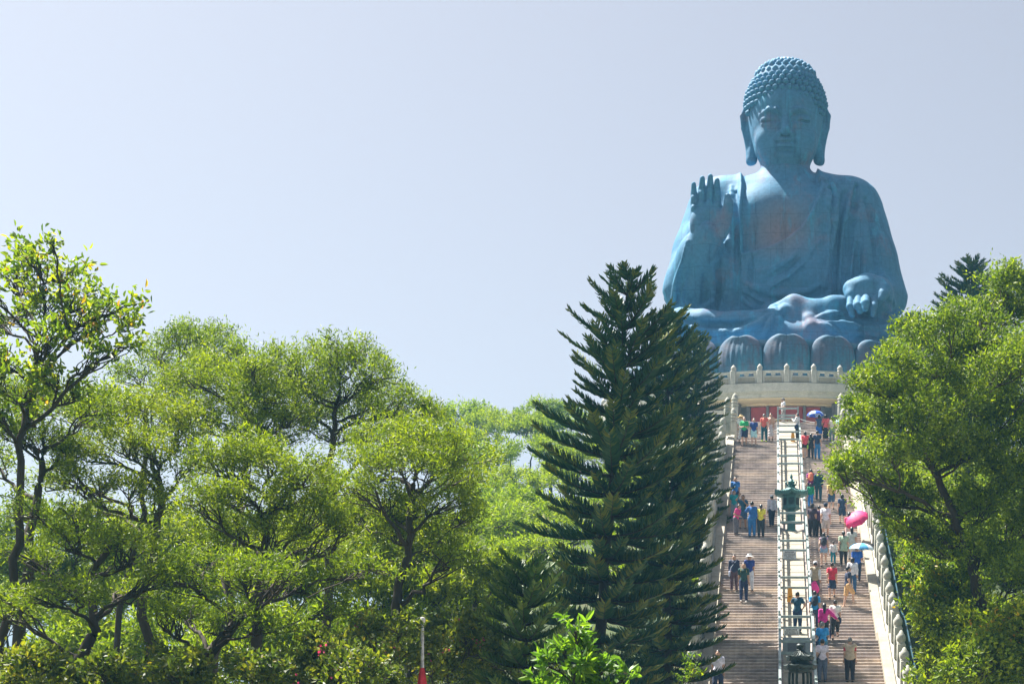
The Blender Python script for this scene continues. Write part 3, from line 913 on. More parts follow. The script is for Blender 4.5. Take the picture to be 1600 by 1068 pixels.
# ------------------------------------------------------------------ green bronze lantern on the ramp
def hexroof(mb, r0, r1, z0, z1, n=6, lift=.12, a0=math.pi/6):
    """curved roof with lifted corners"""
    V = []; m = 48; K = 6
    for k in range(K+1):
        t = k/K
        for i in range(m):
            q = 2*math.pi*i/m; s = (q-a0) % (2*math.pi/n) - math.pi/n
            base = math.cos(math.pi/n)/math.cos(abs(s)) if n else 1
            rr = (r0*(1-t)+r1*t)*base; corner = (abs(s)/(math.pi/n))**4
            V.append((rr*math.cos(q), rr*math.sin(q), z0+(z1-z0)*(t**1.6)+lift*corner*(1-t)**2))
    Fs = [(k*m+i, k*m+(i+1)%m, (k+1)*m+(i+1)%m, (k+1)*m+i) for k in range(K) for i in range(m)]
    b = len(V)
    V += [(v[0]*.97, v[1]*.97, v[2]-.13) for v in V[:m]]; V.append((0,0,z0-.10)); c = len(V)-1
    Fs += [(i, b+i, b+(i+1)%m, (i+1)%m) for i in range(m)] + [(b+i, c, b+(i+1)%m) for i in range(m)]
    mb.add(V, Fs)
LN = empty('bronze_lantern', (AX-.02, 82.3, 11.55), 0, 'tall green bronze lantern with wide hexagonal roof on the central ramp', 'lantern')
MB().bbox(-.62,.62,-.62,.62,-.9,.34,.03).build('pedestal', M['white_stone'], LN)
mb = MB(); mb.lathe([(.52,.342),(.54,.40),(.50,.46),(.42,.58),(.32,.66),(.28,.70)], 24); mb.build('foot', M['verdigris'], LN, True)
mb = MB(); mb.lathe([(.24,.70),(.22,.76),(.21,1.2),(.215,1.35),(.215,1.38),(.23,1.40),(.23,1.46),(.215,1.48),(.22,1.68)], 20); mb.build('stem', M['verdigris'], LN, True)
mb = MB(); mb.lathe([(.24,1.68),(.34,1.72),(.46,1.80),(.46,1.86),(.42,1.88),(.42,2.42),(.47,2.46),(.47,2.52)], 6, a0=0); lb = mb.build('firebox', M['verdigris'], LN)
for k in range(6):
    q = math.pi/6+k*math.pi/3
    for dx in (-.12,-.06,0,.06,.12):
        o = MB().box(dx-.018, dx+.018, -.012, .012, 1.98, 2.34, Matrix.Rotation(q+math.pi/2, 3, 'Z'), Vector((.372*math.cos(q), .372*math.sin(q), 0))).build('lattice_bar', M['dark_bronze'], lb)
mb = MB(); hexroof(mb, .96, .16, 2.60, 2.92); rf = mb.build('roof', M['verdigris'], LN, True)
mb = MB()
for k in range(6):                                   # ridge beads along the eaves
    for j in range(9):
        q0, q1 = math.pi/6+k*math.pi/3, math.pi/6+(k+1)*math.pi/3
        t = j/9; x = .95*(math.cos(q0)*(1-t)+math.cos(q1)*t); y = .95*(math.sin(q0)*(1-t)+math.sin(q1)*t)
        mb.lathe([(.03,-.04),(.035,0),(.02,.05)], 6, (x, y, 2.60+.10*abs(2*t-1)**4))
mb.build('eave_bead', M['verdigris'], rf)
mb = MB(); mb.lathe([(.17,2.88),(.22,2.96),(.10,3.02),(.08,3.06),(.15,3.12),(.17,3.2),(.10,3.30),(.05,3.36),(.08,3.42),(.06,3.50),(.01,3.60)], 14); fn = mb.build('finial', M['verdigris'], LN, True)
for k in range(6):
    q = k*math.pi/3; c, s_ = math.cos(q), math.sin(q)
    MB().tube([(.12*c,.12*s_,3.0),(.24*c,.24*s_,3.05),(.28*c,.28*s_,3.16),(.22*c,.22*s_,3.26)], [.04,.05,.04,.01], 6).build('leaf', M['verdigris'], fn, True)

# ------------------------------------------------------------------ dark incense burner at the foot
IB = empty('incense_burner', (AX+.07, 59.6, stair_slope_z(59.6)+.05), 0, 'dark two-roofed bronze incense burner at the bottom of the ramp', 'incense burner')
zb = 2500; Zt = (PY0-1006)*59.6/F_PX - IB.location.z   # height of its knob above the base
mb = MB(); mb.lathe([(.5,0),(.5,.12),(.36,.2),(.30,.5),(.42,.62),(.52,.8),(.50,1.0)], 24); mb.build('bowl', M['dark_bronze'], IB, True)
for k in range(6):
    q = k*math.pi/3+.2; MB().tube([(.40*math.cos(q),.40*math.sin(q),1.0),(.42*math.cos(q),.42*math.sin(q),1.2),(.40*math.cos(q),.40*math.sin(q),Zt-1.02)], .05, 8).build('column', M['dark_bronze'], IB, True)
mb = MB(); mb.lathe([(.42,Zt-1.05),(.44,Zt-.98),(.42,Zt-.85),(.40,Zt-.80)], 24); mb.build('collar', M['dark_bronze'], IB, True)
mb = MB(); hexroof(mb, .64, .36, Zt-.80, Zt-.66, 8, .05, 0); mb.build('lower_roof', M['dark_bronze'], IB, True)
mb = MB(); mb.lathe([(.36,Zt-.68),(.33,Zt-.60),(.33,Zt-.50)], 20); mb.build('drum', M['dark_bronze'], IB, True)
mb = MB(); hexroof(mb, .54, .10, Zt-.47, Zt-.22, 8, .05, 0); ur = mb.build('upper_roof', M['dark_bronze'], IB, True)
for k in range(24):
    q = k*math.pi/12; MB().tube([(.49*math.cos(q),.49*math.sin(q),Zt-.455),(.26*math.cos(q),.26*math.sin(q),Zt-.345),(.12*math.cos(q),.12*math.sin(q),Zt-.225)], .018, 5).build('roof_rib', M['dark_bronze'], ur, True)
mb = MB(); mb.lathe([(.12,Zt-.24),(.16,Zt-.20),(.11,Zt-.17),(.11,Zt-.13),(.15,Zt-.10),(.15,Zt-.03),(.11,Zt+.02),(.02,Zt+.03)], 16); mb.build('knob', M['dark_bronze'], IB, True)
PB = empty('stone_planter', (AX, 64.6, stair_slope_z(64.6)), 0, 'pale grey-blue stone block on the ramp behind the incense burner', 'block')
M['blue_stone'] = stone('pale blue grey stone', (.27,.32,.34), (.36,.42,.44), (.45,.50,.50), 1.5)
MB().bbox(-.56,.56,-.25,.3,-.2,.78,.02).build('block_body', M['blue_stone'], PB)
MB().bbox(-.36,.36,-.262,-.24,-.1,.62,.01).build('inset', M['grey_granite'], PB)

# ------------------------------------------------------------------ the altar building under the statue
AC = (AX, 130.0)
AL = empty('altar_building', (0,0,0), 0, 'round cream altar building with red doors beneath the lotus throne', 'building')
a1 = math.radians(80)
def cz(row, Y): return (PY0-row)*Y/F_PX
z_par, z_f1, z_f2 = cz(598,115), cz(611,115), cz(619,115)
MB().arc([(15.12,z_f1),(15.12,z_par),(9.5,z_par),(9.5,z_f1)], -a1, a1, 96, AC).build('fascia', M['white_stone'], AL)
MB().arc([(14.98,z_f1-.12),(14.98,z_f1-.004),(12,z_f1-.004),(12,z_f1-.12)], -a1, a1, 96, AC).build('cornice', M['white_stone'], AL)
MB().arc([(14.86,z_f2),(14.86,z_f1-.124),(12,z_f1-.124),(12,z_f2)], -a1, a1, 96, AC).build('cornice', M['white_stone'], AL)
M['soffit'] = plain('cream soffit paint', (.72,.60,.42), .8, .05)
MB().arc([(14.6,z_f2-.05),(14.6,z_f2-.004),(11,z_f2-.004),(11,z_f2-.05)], -a1, a1, 96, AC).build('soffit', M['soffit'], AL)
MB().arc([(12.95,z_f2-.14),(12.95,z_f2-.055),(11.5,z_f2-.055),(11.5,z_f2-.14)], -a1, a1, 96, AC).build('beam', M['soffit'], AL)
WALL_R = 12.5
z_dt = z_f2-.14
MB().arc([(WALL_R,PLAT_Z-.2),(WALL_R,z_dt),(WALL_R-.5,z_dt),(WALL_R-.5,PLAT_Z-.2)], -a1, a1, 96, AC).build('wall', M['grey_granite'], AL)
def doorarc(name, px0, px1, z0, z1, mat, r0=WALL_R+.12, r1=WALL_R+.003, par=AL):
    f = lambda px: math.asin(((px-PX0)*117.6/F_PX-AX)/WALL_R)
    return MB().arc([(r0,z0),(r0,z1),(r1,z1),(r1,z0)], f(px0), f(px1), 6, AC).build(name, mat, par)
for (p0,p1) in ((1174,1197.5),(1202,1227),(1228,1254),(1259,1281)):
    d = doorarc('door', p0, p1, PLAT_Z, z_dt-.06, M['red_door'])
    for zz in (.25, .62):
        doorarc('door_panel', p0+3, p1-3, PLAT_Z+zz*(z_dt-PLAT_Z)-.45, PLAT_Z+zz*(z_dt-PLAT_Z)+.45, M['red_door'], WALL_R+.16, WALL_R+.123, d)
for (p0,p1) in ((1198,1201.5),(1254.5,1258.5),(1168,1173),(1282,1288)):
    doorarc('door_jamb', p0, p1, PLAT_Z, z_dt-.002, M['grey_granite'], WALL_R+.3)
for q in (-62,-47,-33,-16.8,16.8,33,47,62):
    q = math.radians(q); R_ = 13.6
    o = MB().bbox(-.52,.52,-.45,.45,PLAT_Z-.1,z_f2-.06,.03).build('pillar', M['grey_granite'], AL); o.location = (AC[0]+R_*math.sin(q), AC[1]-R_*math.cos(q), 0); o.rotation_euler = (0,0,q)
# altar table with flowers seen through the middle
TB = empty('offering_table', (AX-.05, 116.4, PLAT_Z), 0, 'dark offering table with dried flowers before the red doors', 'table')
MB().bbox(-.85,.85,-.3,.3,1.85,2.45,.02).build('table_top', M['dark_recess'], TB)
for sx in (-.75,.75): MB().bbox(sx-.08,sx+.08,-.25,.25,0,1.848,.02).build('leg', M['dark_recess'], TB)
rf_ = random.Random(2); M['dry'] = plain('dried flowers', (.45,.33,.16), .8, .3)
for k in range(7):
    x = -.7+k*.23; mb = MB()
    for j in range(5): mb.tube([(x,-.1,2.45),(x+rf_.uniform(-.12,.12),-.1+rf_.uniform(-.1,.1),2.6+rf_.uniform(0,.16))], [.02,.05], 5)
    mb.build('flower_bunch', M['dry'], TB)
# parapet: carved stone posts and pierced panels
PP = empty('parapet_balustrade', (0,0,0), 0, 'curved white stone parapet with capped posts and pierced panels around the altar roof', 'balustrade')
pp_post = MB(); w = .20
pp_post.bbox(-w,w,-w,w,0,1.0,.03); pp_post.bbox(-w*.8,w*.8,-w*.8,w*.8,1.001,1.06,.01)
pp_post.lathe([(w*.75,1.06),(w*.95,1.10),(w*1.0,1.22),(w*.75,1.30),(w*.5,1.36),(w*.15,1.44)], 12)
pp_m = pp_post.mesh('post', M['white_stone'], True)
R0 = 14.85; step = math.radians(7.5)
for k in range(-10, 11):
    q = k*step; o = link('post', pp_m, PP); o.location = (AC[0]+R0*math.sin(q), AC[1]-R0*math.cos(q), z_par+.003); o.rotation_euler = (0,0,q)
for k in range(-10, 10):
    q0, q1 = k*step+math.asin(.205/R0), (k+1)*step-math.asin(.205/R0); n = 10
    mb = MB()
    mb.arc([(R0+.09,z_par+.80),(R0+.09,z_par+.94),(R0-.09,z_par+.94),(R0-.09,z_par+.80)], q0, q1, n, AC)      # hand rail
    mb.arc([(R0+.07,z_par+.004),(R0+.07,z_par+.55),(R0-.07,z_par+.55),(R0-.07,z_par+.004)], q0, q1, n, AC)      # panel
    dq = q1-q0
    for (f0,f1) in ((0,.10),(.46,.54),(.90,1)):
        mb.arc([(R0+.06,z_par+.552),(R0+.06,z_par+.798),(R0-.06,z_par+.798),(R0-.06,z_par+.552)], q0+dq*f0, q0+dq*f1, 2, AC)
    for (f0,f1) in ((.10,.16),(.40,.46),(.54,.60),(.84,.90)):
        mb.arc([(R0+.05,z_par+.62),(R0+.05,z_par+.798),(R0-.05,z_par+.798),(R0-.05,z_par+.62)][0:4], q0+dq*f0, q0+dq*f1, 2, AC)
    mb.build('pierced_panel', M['white_stone'], PP)
    MB().arc([(R0+.095,z_par+.08),(R0+.095,z_par+.46),(R0+.071,z_par+.46),(R0+.071,z_par+.08)], q0+dq*.1, q1-dq*.1, 6, AC).build('relief', M['cream_stone'], PP)
# terrace the altar stands on
TERR = MB()
TERR.box(AX-9, AX+9, PLAT_Y+.1, 131, 12, PLAT_Z-.004)
TERR.box(AX-9, XL0-.02, LAND_Y+.2, PLAT_Y+.09, 12, LAND_Z-.01); TERR.box(XR1+.02, AX+9, LAND_Y+.2, PLAT_Y+.09, 12, LAND_Z-.01)
tag(TERR.build('terrace', M['white_stone']), kind='structure')
# newel posts and balustrade at the head of the stairs
nw = MB(); w = .21
nw.bbox(-w,w,-w,w,0,1.45,.03)
for k in range(3): nw.lathe([(w*.8,1.45+k*.20),(w*1.15,1.50+k*.20),(w*1.1,1.58+k*.20),(w*.75,1.65+k*.20)], 12)
nw.lathe([(w*.9,2.05),(w*.8,2.15),(w*.4,2.27),(w*.1,2.34)], 12)
nwm = nw.mesh('post', M['post_stone'], True)
for (x, y, z, lab) in ((XL0-.10, LAND_Y+1.2, LAND_Z, 'carved stone newel post with stacked finial left of the top flight'), (XR1+.10, LAND_Y+1.2, LAND_Z, 'carved stone newel post with stacked finial right of the top flight'),
                  (XL0-.42, LAND_Y-.6, LAND_Z+.25, 'lower carved newel post at the left edge of the top landing'), (XR1+.42, LAND_Y-.6, LAND_Z+.25, 'lower carved newel post at the right edge of the top landing'),
                  (XL0-.10, PLAT_Y-.2, PLAT_Z-.4, 'upper carved newel post left of the red doors'), (XR1+.10, PLAT_Y-.2, PLAT_Z-.4, 'upper carved newel post right of the red doors')):
    o = link('newel_post', nwm); o.location = (x, y, z); tag(o, lab, 'newel post', 'newel posts at the head of the stairs')
for sx, lab in ((-1,'left'), (1,'right')):
    x0 = XL0-.35 if sx < 0 else XR1+.35
    TBL = empty('terrace_balustrade', (0,0,0), 0, 'white stone balustrade along the %s side of the top terrace' % lab, 'balustrade', 'terrace balustrades')
    for k in range(4):
        o = link('post', PM, TBL); o.location = (x0+sx*(.3+k*1.9), PLAT_Y+.4, PLAT_Z); o.scale = (1,1,.8)
        if k < 3:
            xa, xb_ = sorted((x0+sx*(.48+k*1.9), x0+sx*(2.02+k*1.9)))
            mb = MB(); mb.box(xa,xb_,PLAT_Y+.3,PLAT_Y+.5,PLAT_Z+.72,PLAT_Z+.9); mb.box(xa,xb_,PLAT_Y+.34,PLAT_Y+.46,PLAT_Z,PLAT_Z+.5)
            mb.box((xa+xb_)/2-.1,(xa+xb_)/2+.1,PLAT_Y+.35,PLAT_Y+.45,PLAT_Z+.5,PLAT_Z+.72)
            mb.build('rail_panel', M['white_stone'], TBL)
    # solid cheek walls beside the top flight
    mb = MB(); xa, xb_ = (XL0-.45, XL0-.02) if sx < 0 else (XR1+.02, XR1+.45)
    mb.add([(xa,LAND_Y+1.5,LAND_Z),(xb_,LAND_Y+1.5,LAND_Z),(xb_,LAND_Y+1.5,LAND_Z+.5),(xa,LAND_Y+1.5,LAND_Z+.5),(xa,PLAT_Y+.05,LAND_Z),(xb_,PLAT_Y+.05,LAND_Z),(xb_,PLAT_Y+.05,PLAT_Z+.5),(xa,PLAT_Y+.05,PLAT_Z+.5)],
           [(0,1,2,3),(5,4,7,6),(3,2,6,7),(0,4,5,1),(1,5,6,2),(4,0,3,7)])
    mb.build('cheek_wall', M['white_stone'], TBL)
# ropes from the barrier frame to the newel posts
for sx, zz, k in ((-1,1.6,0),(1,1.6,1),(1,.95,2),(1,.6,3),(-1,.95,4)):
    p0 = Vector((AX+sx*.7, PLAT_Y-4.0, stair_slope_z(PLAT_Y-4)+.05+zz)); p1 = Vector((XL0-.05 if sx < 0 else XR1+.05, LAND_Y+1.2, LAND_Z+zz+.15))
    P = [p0.lerp(p1, t)-Vector((0,0,.28*4*t*(1-t))) for t in np.linspace(0,1,13)]
    tag(MB().tube(P, .022, 5).build('rope', M['rope'], None, True), ['white rope sagging to the left newel post, higher of two', 'white rope sagging to the right newel post, highest of three', 'white rope to the right newel post, middle of three', 'white rope to the right newel post, lowest of three', 'white rope sagging to the left newel post, lower of two'][k], 'rope', 'ropes across the top flight')

# ================================================================== terrain
def ground_z(X, Y):
    X = np.asarray(X, float); Y = np.asarray(Y, float)
    up = np.interp(Y, [0, 46, 54, 106, 112, 150, 230, 420], [-1.6,-1.6,-1.2,20.0,21.6,21.0,6,-6])
    left = np.clip((AX-4.5-X)/42, 0, 1); right = np.clip((X-AX-4.5)/60, 0, 1)
    f = 1-.95*smooth01(left)-.6*smooth01(right)
    z = -1.6+(up+1.6)*f
    bumps = .8*np.sin(X*.21+Y*.05)*np.sin(Y*.17)*np.clip((np.abs(X-AX)-5)/10, 0, 1)*np.clip((Y-30)/20, 0, 1)
    far = 6*np.sin(X*.011+1)*np.sin(Y*.013)*np.clip((Y-250)/200, 0, 1)-np.clip((Y-250)/300,0,1)*6
    z = z+bumps+far
    corr = (np.abs(X-AX) < 4.6) & (Y > 40)
    return np.where(corr, np.minimum(z, up-1.2), z)
gx = np.concatenate([np.linspace(-700,-90,22), np.linspace(-85,85,86), np.linspace(90,700,22)])
gy = np.concatenate([np.linspace(-120,-5,8), np.linspace(0,170,86), np.linspace(175,700,36)])
GX, GY = np.meshgrid(gx, gy, indexing='ij'); GZ = ground_z(GX, GY)
Vg = np.stack([GX.ravel(), GY.ravel(), GZ.ravel()], 1); ny = len(gy)
ii, jj = np.meshgrid(np.arange(len(gx)-1), np.arange(ny-1), indexing='ij'); b0 = (ii*ny+jj).ravel()
Qg = np.stack([b0, b0+ny, b0+ny+1, b0+1], 1)
def soil():
    m, t, b = mat_base('leaf litter and grass')
    n1 = noise(t, .25, 8); n2 = noise(t, 3, 8)
    c = ramp(t, n1, [(.35, (.03,.05,.012)), (.55, (.05,.075,.018)), (.7, (.09,.07,.04))])
    c = mixc(t, .6, c, ramp(t, n2, [(.3, (.5,.5,.5)), (.7, (1.3,1.3,1.3))]), 'MULTIPLY')
    t.links.new(c, b.inputs['Base Color']); b.inputs['Roughness'].default_value = .95; bump(t, b, n2, .6, .1)
    return m
tag(mesh_np('ground', Vg, Qg, soil()), kind='structure')
pl = MB(); pl.box(-14, 16, 30, 52.38, -1.7, -1.585)
M['paving'] = stone('plaza paving', (.25,.24,.22), (.33,.31,.28), (.40,.38,.34), .8)
tag(pl.build('plaza', M['paving']), kind='structure')

# ================================================================== foliage
def leafmat(name, dark, mid, light, trans=.42, gloss=.35, warm=None):
    """leaf blades: reflect, and let sunlight through; rnd shifts the tone from leaf to leaf"""
    m = bpy.data.materials.new(name); m.use_nodes = True; t = m.node_tree
    b = t.nodes['Principled BSDF']; out = t.nodes['Material Output']
    a = nd(t, 'ShaderNodeAttribute'); a.attribute_name = 'rnd'
    stops = [(0, dark), (.5, mid), (.93, light)]
    if warm: stops.append((1.0, warm))
    c = ramp(t, a.outputs['Fac'], stops)
    info = nd(t, 'ShaderNodeObjectInfo')
    c = mixc(t, 1.0, c, ramp(t, info.outputs['Random'], [(0, (.86,.92,.9)), (1, (1.12,1.06,1.0))]), 'MULTIPLY')
    t.links.new(c, b.inputs['Base Color']); b.inputs['Roughness'].default_value = .5
    b.inputs['Specular IOR Level'].default_value = gloss
    tr = nd(t, 'ShaderNodeBsdfTranslucent')
    ct = mixc(t, 1.0, c, (1.5,1.55,.75), 'MULTIPLY'); t.links.new(ct, tr.inputs['Color'])
    mx = nd(t, 'ShaderNodeMixShader'); mx.inputs[0].default_value = trans
    t.links.new(b.outputs[0], mx.inputs[1]); t.links.new(tr.outputs[0], mx.inputs[2]); t.links.new(mx.outputs[0], out.inputs['Surface'])
    return m
M['acacia'] = leafmat('feathery acacia leaf', (.052,.092,.006), (.165,.228,.008), (.33,.385,.010))
M['broad'] = leafmat('broad leaf', (.055,.11,.009), (.16,.235,.012), (.35,.38,.012), .5, .5, (.50,.24,.03))
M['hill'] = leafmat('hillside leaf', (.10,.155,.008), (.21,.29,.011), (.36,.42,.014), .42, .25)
M['ficus'] = leafmat('glossy round leaf', (.05,.09,.007), (.165,.235,.009), (.36,.41,.010), .42, .45)
M['pine'] = leafmat('pine cord foliage', (.022,.070,.036), (.045,.120,.052), (.19,.21,.035), .25, .3)
M['pine_young'] = leafmat('young pine foliage', (.04,.10,.026), (.085,.17,.04), (.19,.26,.04), .3, .3)
M['shrub'] = leafmat('shrub leaf', (.04,.07,.009), (.11,.15,.014), (.25,.26,.018), .45, .6, (.30,.24,.03))
M['bright'] = leafmat('bright glossy leaf', (.06,.14,.016), (.14,.27,.025), (.26,.38,.03), .5, .6)
M['flower'] = leafmat('pink bract', (.45,.03,.20), (.6,.06,.30), (.7,.15,.42), .4, .2)
def barkmat(name, c1, c2):
    m, t, b = mat_base(name); n = noise(t, 2.5, 8, .7, (1,1,.3))
    t.links.new(ramp(t, n, [(.3, c1), (.7, c2)]), b.inputs['Base Color']); b.inputs['Roughness'].default_value = .9; bump(t, b, n, .6, .05)
    return m
M['bark'] = barkmat('grey brown bark', (.028,.020,.014), (.085,.065,.045))
M['pinebark'] = barkmat('dark pine bark', (.03,.022,.018), (.075,.055,.042))

def leaf_blades(P, D, Lg, Wd, rs, shape='lance'):
    """P base points, D directions (unit), lengths, widths -> quads bent along the middle"""
    n = len(P)
    side = np.cross(D, rs.normal(size=(n,3))); side /= np.linalg.norm(side, axis=1)[:,None]+1e-9
    up = np.cross(side, D)
    Lg = Lg[:,None]; Wd = Wd[:,None]
    if shape == 'lance':
        V = np.stack([P, P+D*Lg*.45+side*Wd*.5+up*Wd*.15, P+D*Lg, P+D*Lg*.45-side*Wd*.5+up*Wd*.15], 1)
        Q = np.arange(4*n).reshape(n,4)
        return V.reshape(-1,3), Q
    # oval leaf: two quads folded at the midrib
    tip = P+D*Lg-up*Lg*.12
    V = np.stack([P, P+D*Lg*.3+side*Wd*.48+up*Wd*.2, P+D*Lg*.72+side*Wd*.38+up*Wd*.12, tip, P+D*Lg*.72-side*Wd*.38+up*Wd*.12, P+D*Lg*.3-side*Wd*.48+up*Wd*.2], 1)
    b = (np.arange(n)*6)[:,None]
    Q = np.concatenate([b+np.array([[0,1,2,3]]), b+np.array([[0,3,4,5]])], 0)
    return V.reshape(-1,3), Q

def unit(rs, n):
    v = rs.normal(size=(n,3)); return v/np.linalg.norm(v, axis=1)[:,None]

DENS = 6.0; CLUMP = 11; NLEAF = [0]
def lobe_foliage(lobes, rs, dens, ll, lw, shape, spray_n=14, spray_r=.30, droop=.1, fill=.55):
    """lobes: (cx,cy,cz,rx,rz). Sprays of leaves spread through the outer shell, thicker on top."""
    VV, QQ, RR = [], [], []; off = 0; tips = []
    for (cx,cy,cz,rx,rz) in lobes:
        ns = int(dens*DENS*(rx*rx+2*rx*rz)/3*4)
        u = unit(rs, ns); u[:,2] = np.where(u[:,2] < -.25, -u[:,2]*rs.uniform(.2,1,ns), u[:,2])
        # lumpy radius
        ph = rs.uniform(0, 6.28, 6)
        lump = 1+.20*np.sin(u[:,0]*4+ph[0]+u[:,2]*3)+.16*np.sin(u[:,1]*5+ph[1])+.14*np.sin(u[:,2]*7+ph[2]+u[:,0]*5)
        rad = (fill+(1-fill)*rs.uniform(0,1,ns)**.55)*lump
        C = np.stack([cx+u[:,0]*rx*rad, cy+u[:,1]*rx*rad, cz+u[:,2]*rz*rad], 1)
        if ns < 3: ns = 3; u = np.repeat(u, 3, 0)[:3] if len(u) else unit(rs, 3); C = np.array([[cx,cy,cz]])+u*rx*.6
        ncl = min(ns, max(4, int(ns/CLUMP))); pick = rs.integers(0, ncl, ns)          # gather the sprays into tufts
        tuft = C[:ncl][pick]+rs.normal(size=(ns,3))*np.array([.17,.17,.11])*rx
        C = np.where((rs.uniform(size=ns) < .85)[:,None], tuft, C)
        ax = u+rs.normal(size=(ns,3))*.35+np.array([0,0,.45]); ax /= np.linalg.norm(ax, axis=1)[:,None]
        tips.append(C[::max(1,ns//14)])
        k = spray_n
        Cr = np.repeat(C, k, 0); Ar = np.repeat(ax, k, 0); n = len(Cr)
        t = rs.uniform(0,1,n)[:,None]
        P = Cr+Ar*spray_r*(t-.3)*1.3+rs.normal(size=(n,3))*spray_r*.30
        D = Ar*.8+unit(rs,n)*.85-np.array([0,0,droop]); D /= np.linalg.norm(D, axis=1)[:,None]
        Lg = ll*rs.uniform(.65,1.3,n); Wd = lw*rs.uniform(.7,1.25,n)
        V, Q = leaf_blades(P, D, Lg, Wd, rs, shape)
        tone = np.repeat(np.clip(rs.normal(.45,.2,ns),0,1), k)+rs.normal(0,.16,n)
        r = np.clip(tone, 0, .97); r[rs.uniform(size=n) < .012] = 1.0
        if shape != 'lance': r = np.concatenate([r, r])
        VV.append(V); QQ.append(Q+off); RR.append(r); off += len(V)
    NLEAF[0] += sum(len(q) for q in QQ)
    return np.concatenate(VV), np.concatenate(QQ), np.concatenate(RR), tips

def np_tubes(paths, n=5):
    """paths: list of (pts[m,3], rad[m]) -> joined mesh"""
    VV, QQ = [], []; off = 0
    a = 2*np.pi*np.arange(n)/n
    for pts, rad in paths:
        pts = np.asarray(pts, float); m = len(pts)
        T = np.gradient(pts, axis=0); T /= np.linalg.norm(T, axis=1)[:,None]+1e-9
        ref = np.where(np.abs(T[:,2:3]) < .9, np.array([[0,0,1.]]), np.array([[1.,0,0]]))
        A = np.cross(T, ref); A /= np.linalg.norm(A, axis=1)[:,None]+1e-9; B = np.cross(A, T)
        V = pts[:,None,:]+(A[:,None,:]*np.cos(a)[None,:,None]+B[:,None,:]*np.sin(a)[None,:,None])*np.asarray(rad)[:,None,None]
        i, j = np.meshgrid(np.arange(m-1), np.arange(n), indexing='ij')
        Q = np.stack([i*n+j, i*n+(j+1)%n, (i+1)*n+(j+1)%n, (i+1)*n+j], -1).reshape(-1,4)
        VV.append(V.reshape(-1,3)); QQ.append(Q+off); off += m*n
    return np.concatenate(VV), np.concatenate(QQ)

def curve(p, q, rs, bend=.18, m=9, up=.15):
    p = np.asarray(p, float); q = np.asarray(q, float); d = q-p; Ln = np.linalg.norm(d)
    t = np.linspace(0,1,m)[:,None]
    off = rs.normal(size=3)*bend*Ln; off2 = rs.normal(size=3)*bend*.5*Ln
    P = p+d*t+off*(t*(1-t))*2+off2*np.sin(t*np.pi*2)*.5
    P[:,2] += up*Ln*np.sin(t[:,0]*np.pi)*.5
    P[1:-1] += rs.normal(size=(m-2,3))*.018*Ln
    return P

def wood_for(base, forks, lobes, tips, rs, r0, twig=.02, trunk_pts=None):
    """trunk up to forks, a limb to each lobe, twigs to the spray tips"""
    paths = []; twigs = []
    base = np.asarray(base, float)
    tr = trunk_pts if trunk_pts is not None else [base]+[np.asarray(f, float) for f in forks]
    tr = np.asarray(tr, float); seg = [tr[0]]
    for i in range(len(tr)-1):
        c = curve(tr[i], tr[i+1], rs, .05, 7, 0); seg += list(c[1:])
    seg = np.array(seg); trad = r0*.72*np.linspace(1, .35, len(seg)); trad[0] *= 1.35
    paths.append((seg, trad)); nodes = [(p, r) for p, r in zip(seg, trad)]
    zmin = seg[:,2].min(); zmax = seg[:,2].max()
    for (cx,cy,cz,rx,rz), tp in zip(lobes, tips):
        c = np.array([cx,cy,cz-rz*.25])
        # leave the wood at the node that makes a rising limb
        best = None
        for p, r in nodes:
            d = c-p; L_ = np.linalg.norm(d)
            if L_ < .5: continue
            cost = L_+max(0, .35-d[2]/L_)*4*L_ + (0.6 if r < .03 else 0)
            if best is None or cost < best[0]: best = (cost, p, r)
        if best is None: continue
        _, p, r = best
        P = curve(p, c, rs, .10, 9, .12); R = np.linspace(min(r*.7, .030+.018*np.linalg.norm(c-p)), .020, 9)
        paths.append((P, R)); nodes += [(a_, b_) for a_, b_ in list(zip(P, R))[2:]]
        for q in tp:
            k = rs.integers(4, 9); s = P[k]
            twigs.append((curve(s, q, rs, .14, 5, .05), np.linspace(min(twig*1.3, R[k]*.7), twig*.35, 5)))
    V1, Q1 = np_tubes(paths)
    if not twigs: return V1, Q1
    V2, Q2 = np_tubes(twigs, 3); return np.concatenate([V1, V2]), np.concatenate([Q1, Q2+len(V1)])

def make_tree(name, label, cat, base, forks, lobes, leaf, seed, dens=10.5, ll=.13, lw=.034, shape='lance', r0=.2, spray_n=14, spray_r=.30,
              group=None, bark='bark', fill=.55, droop=.1, twig=.02):
    rs = np.random.default_rng(seed)
    base = np.asarray(base, float)
    t = empty(name, tuple(base), 0, label, cat, group)
    L2 = [(c[0]-base[0], c[1]-base[1], c[2]-base[2], c[3], c[4]) for c in lobes]
    F2_ = [np.asarray(f, float)-base for f in forks]
    V, Q, R, tips = lobe_foliage(L2, rs, dens, ll, lw, shape, spray_n, spray_r, droop, fill)
    mesh_np('crown', V, Q, M[leaf], t, False, R)
    V, Q = wood_for((0,0,0), F2_, L2, tips, rs, r0, twig)
    mesh_np('trunk', V, Q, M[bark], t)
    return t

def P3(px, py, Y): v = at(px, py, Y); return (v.x, v.y, v.z)
def lob(px, py, rpx, Y, flat=.72):
    v = at(px, py, Y); r = rpx*Y/F_PX
    return (v.x, v.y, v.z, r, r*flat)
def gbase(px, Y, row=1068):
    x = (px-PX0)*Y/F_PX; return (x, Y, float(ground_z(x, Y))-.1)

def cluster(rs, region, n, Y, dy, rpx, flat=.72):
    """lobes scattered over a list of (px,py) anchor points"""
    out = []
    for (px,py,r) in region:
        out.append(lob(px+rs.uniform(-6,6), py+rs.uniform(-5,5), r, Y+rs.uniform(-dy,dy), flat))
    return out

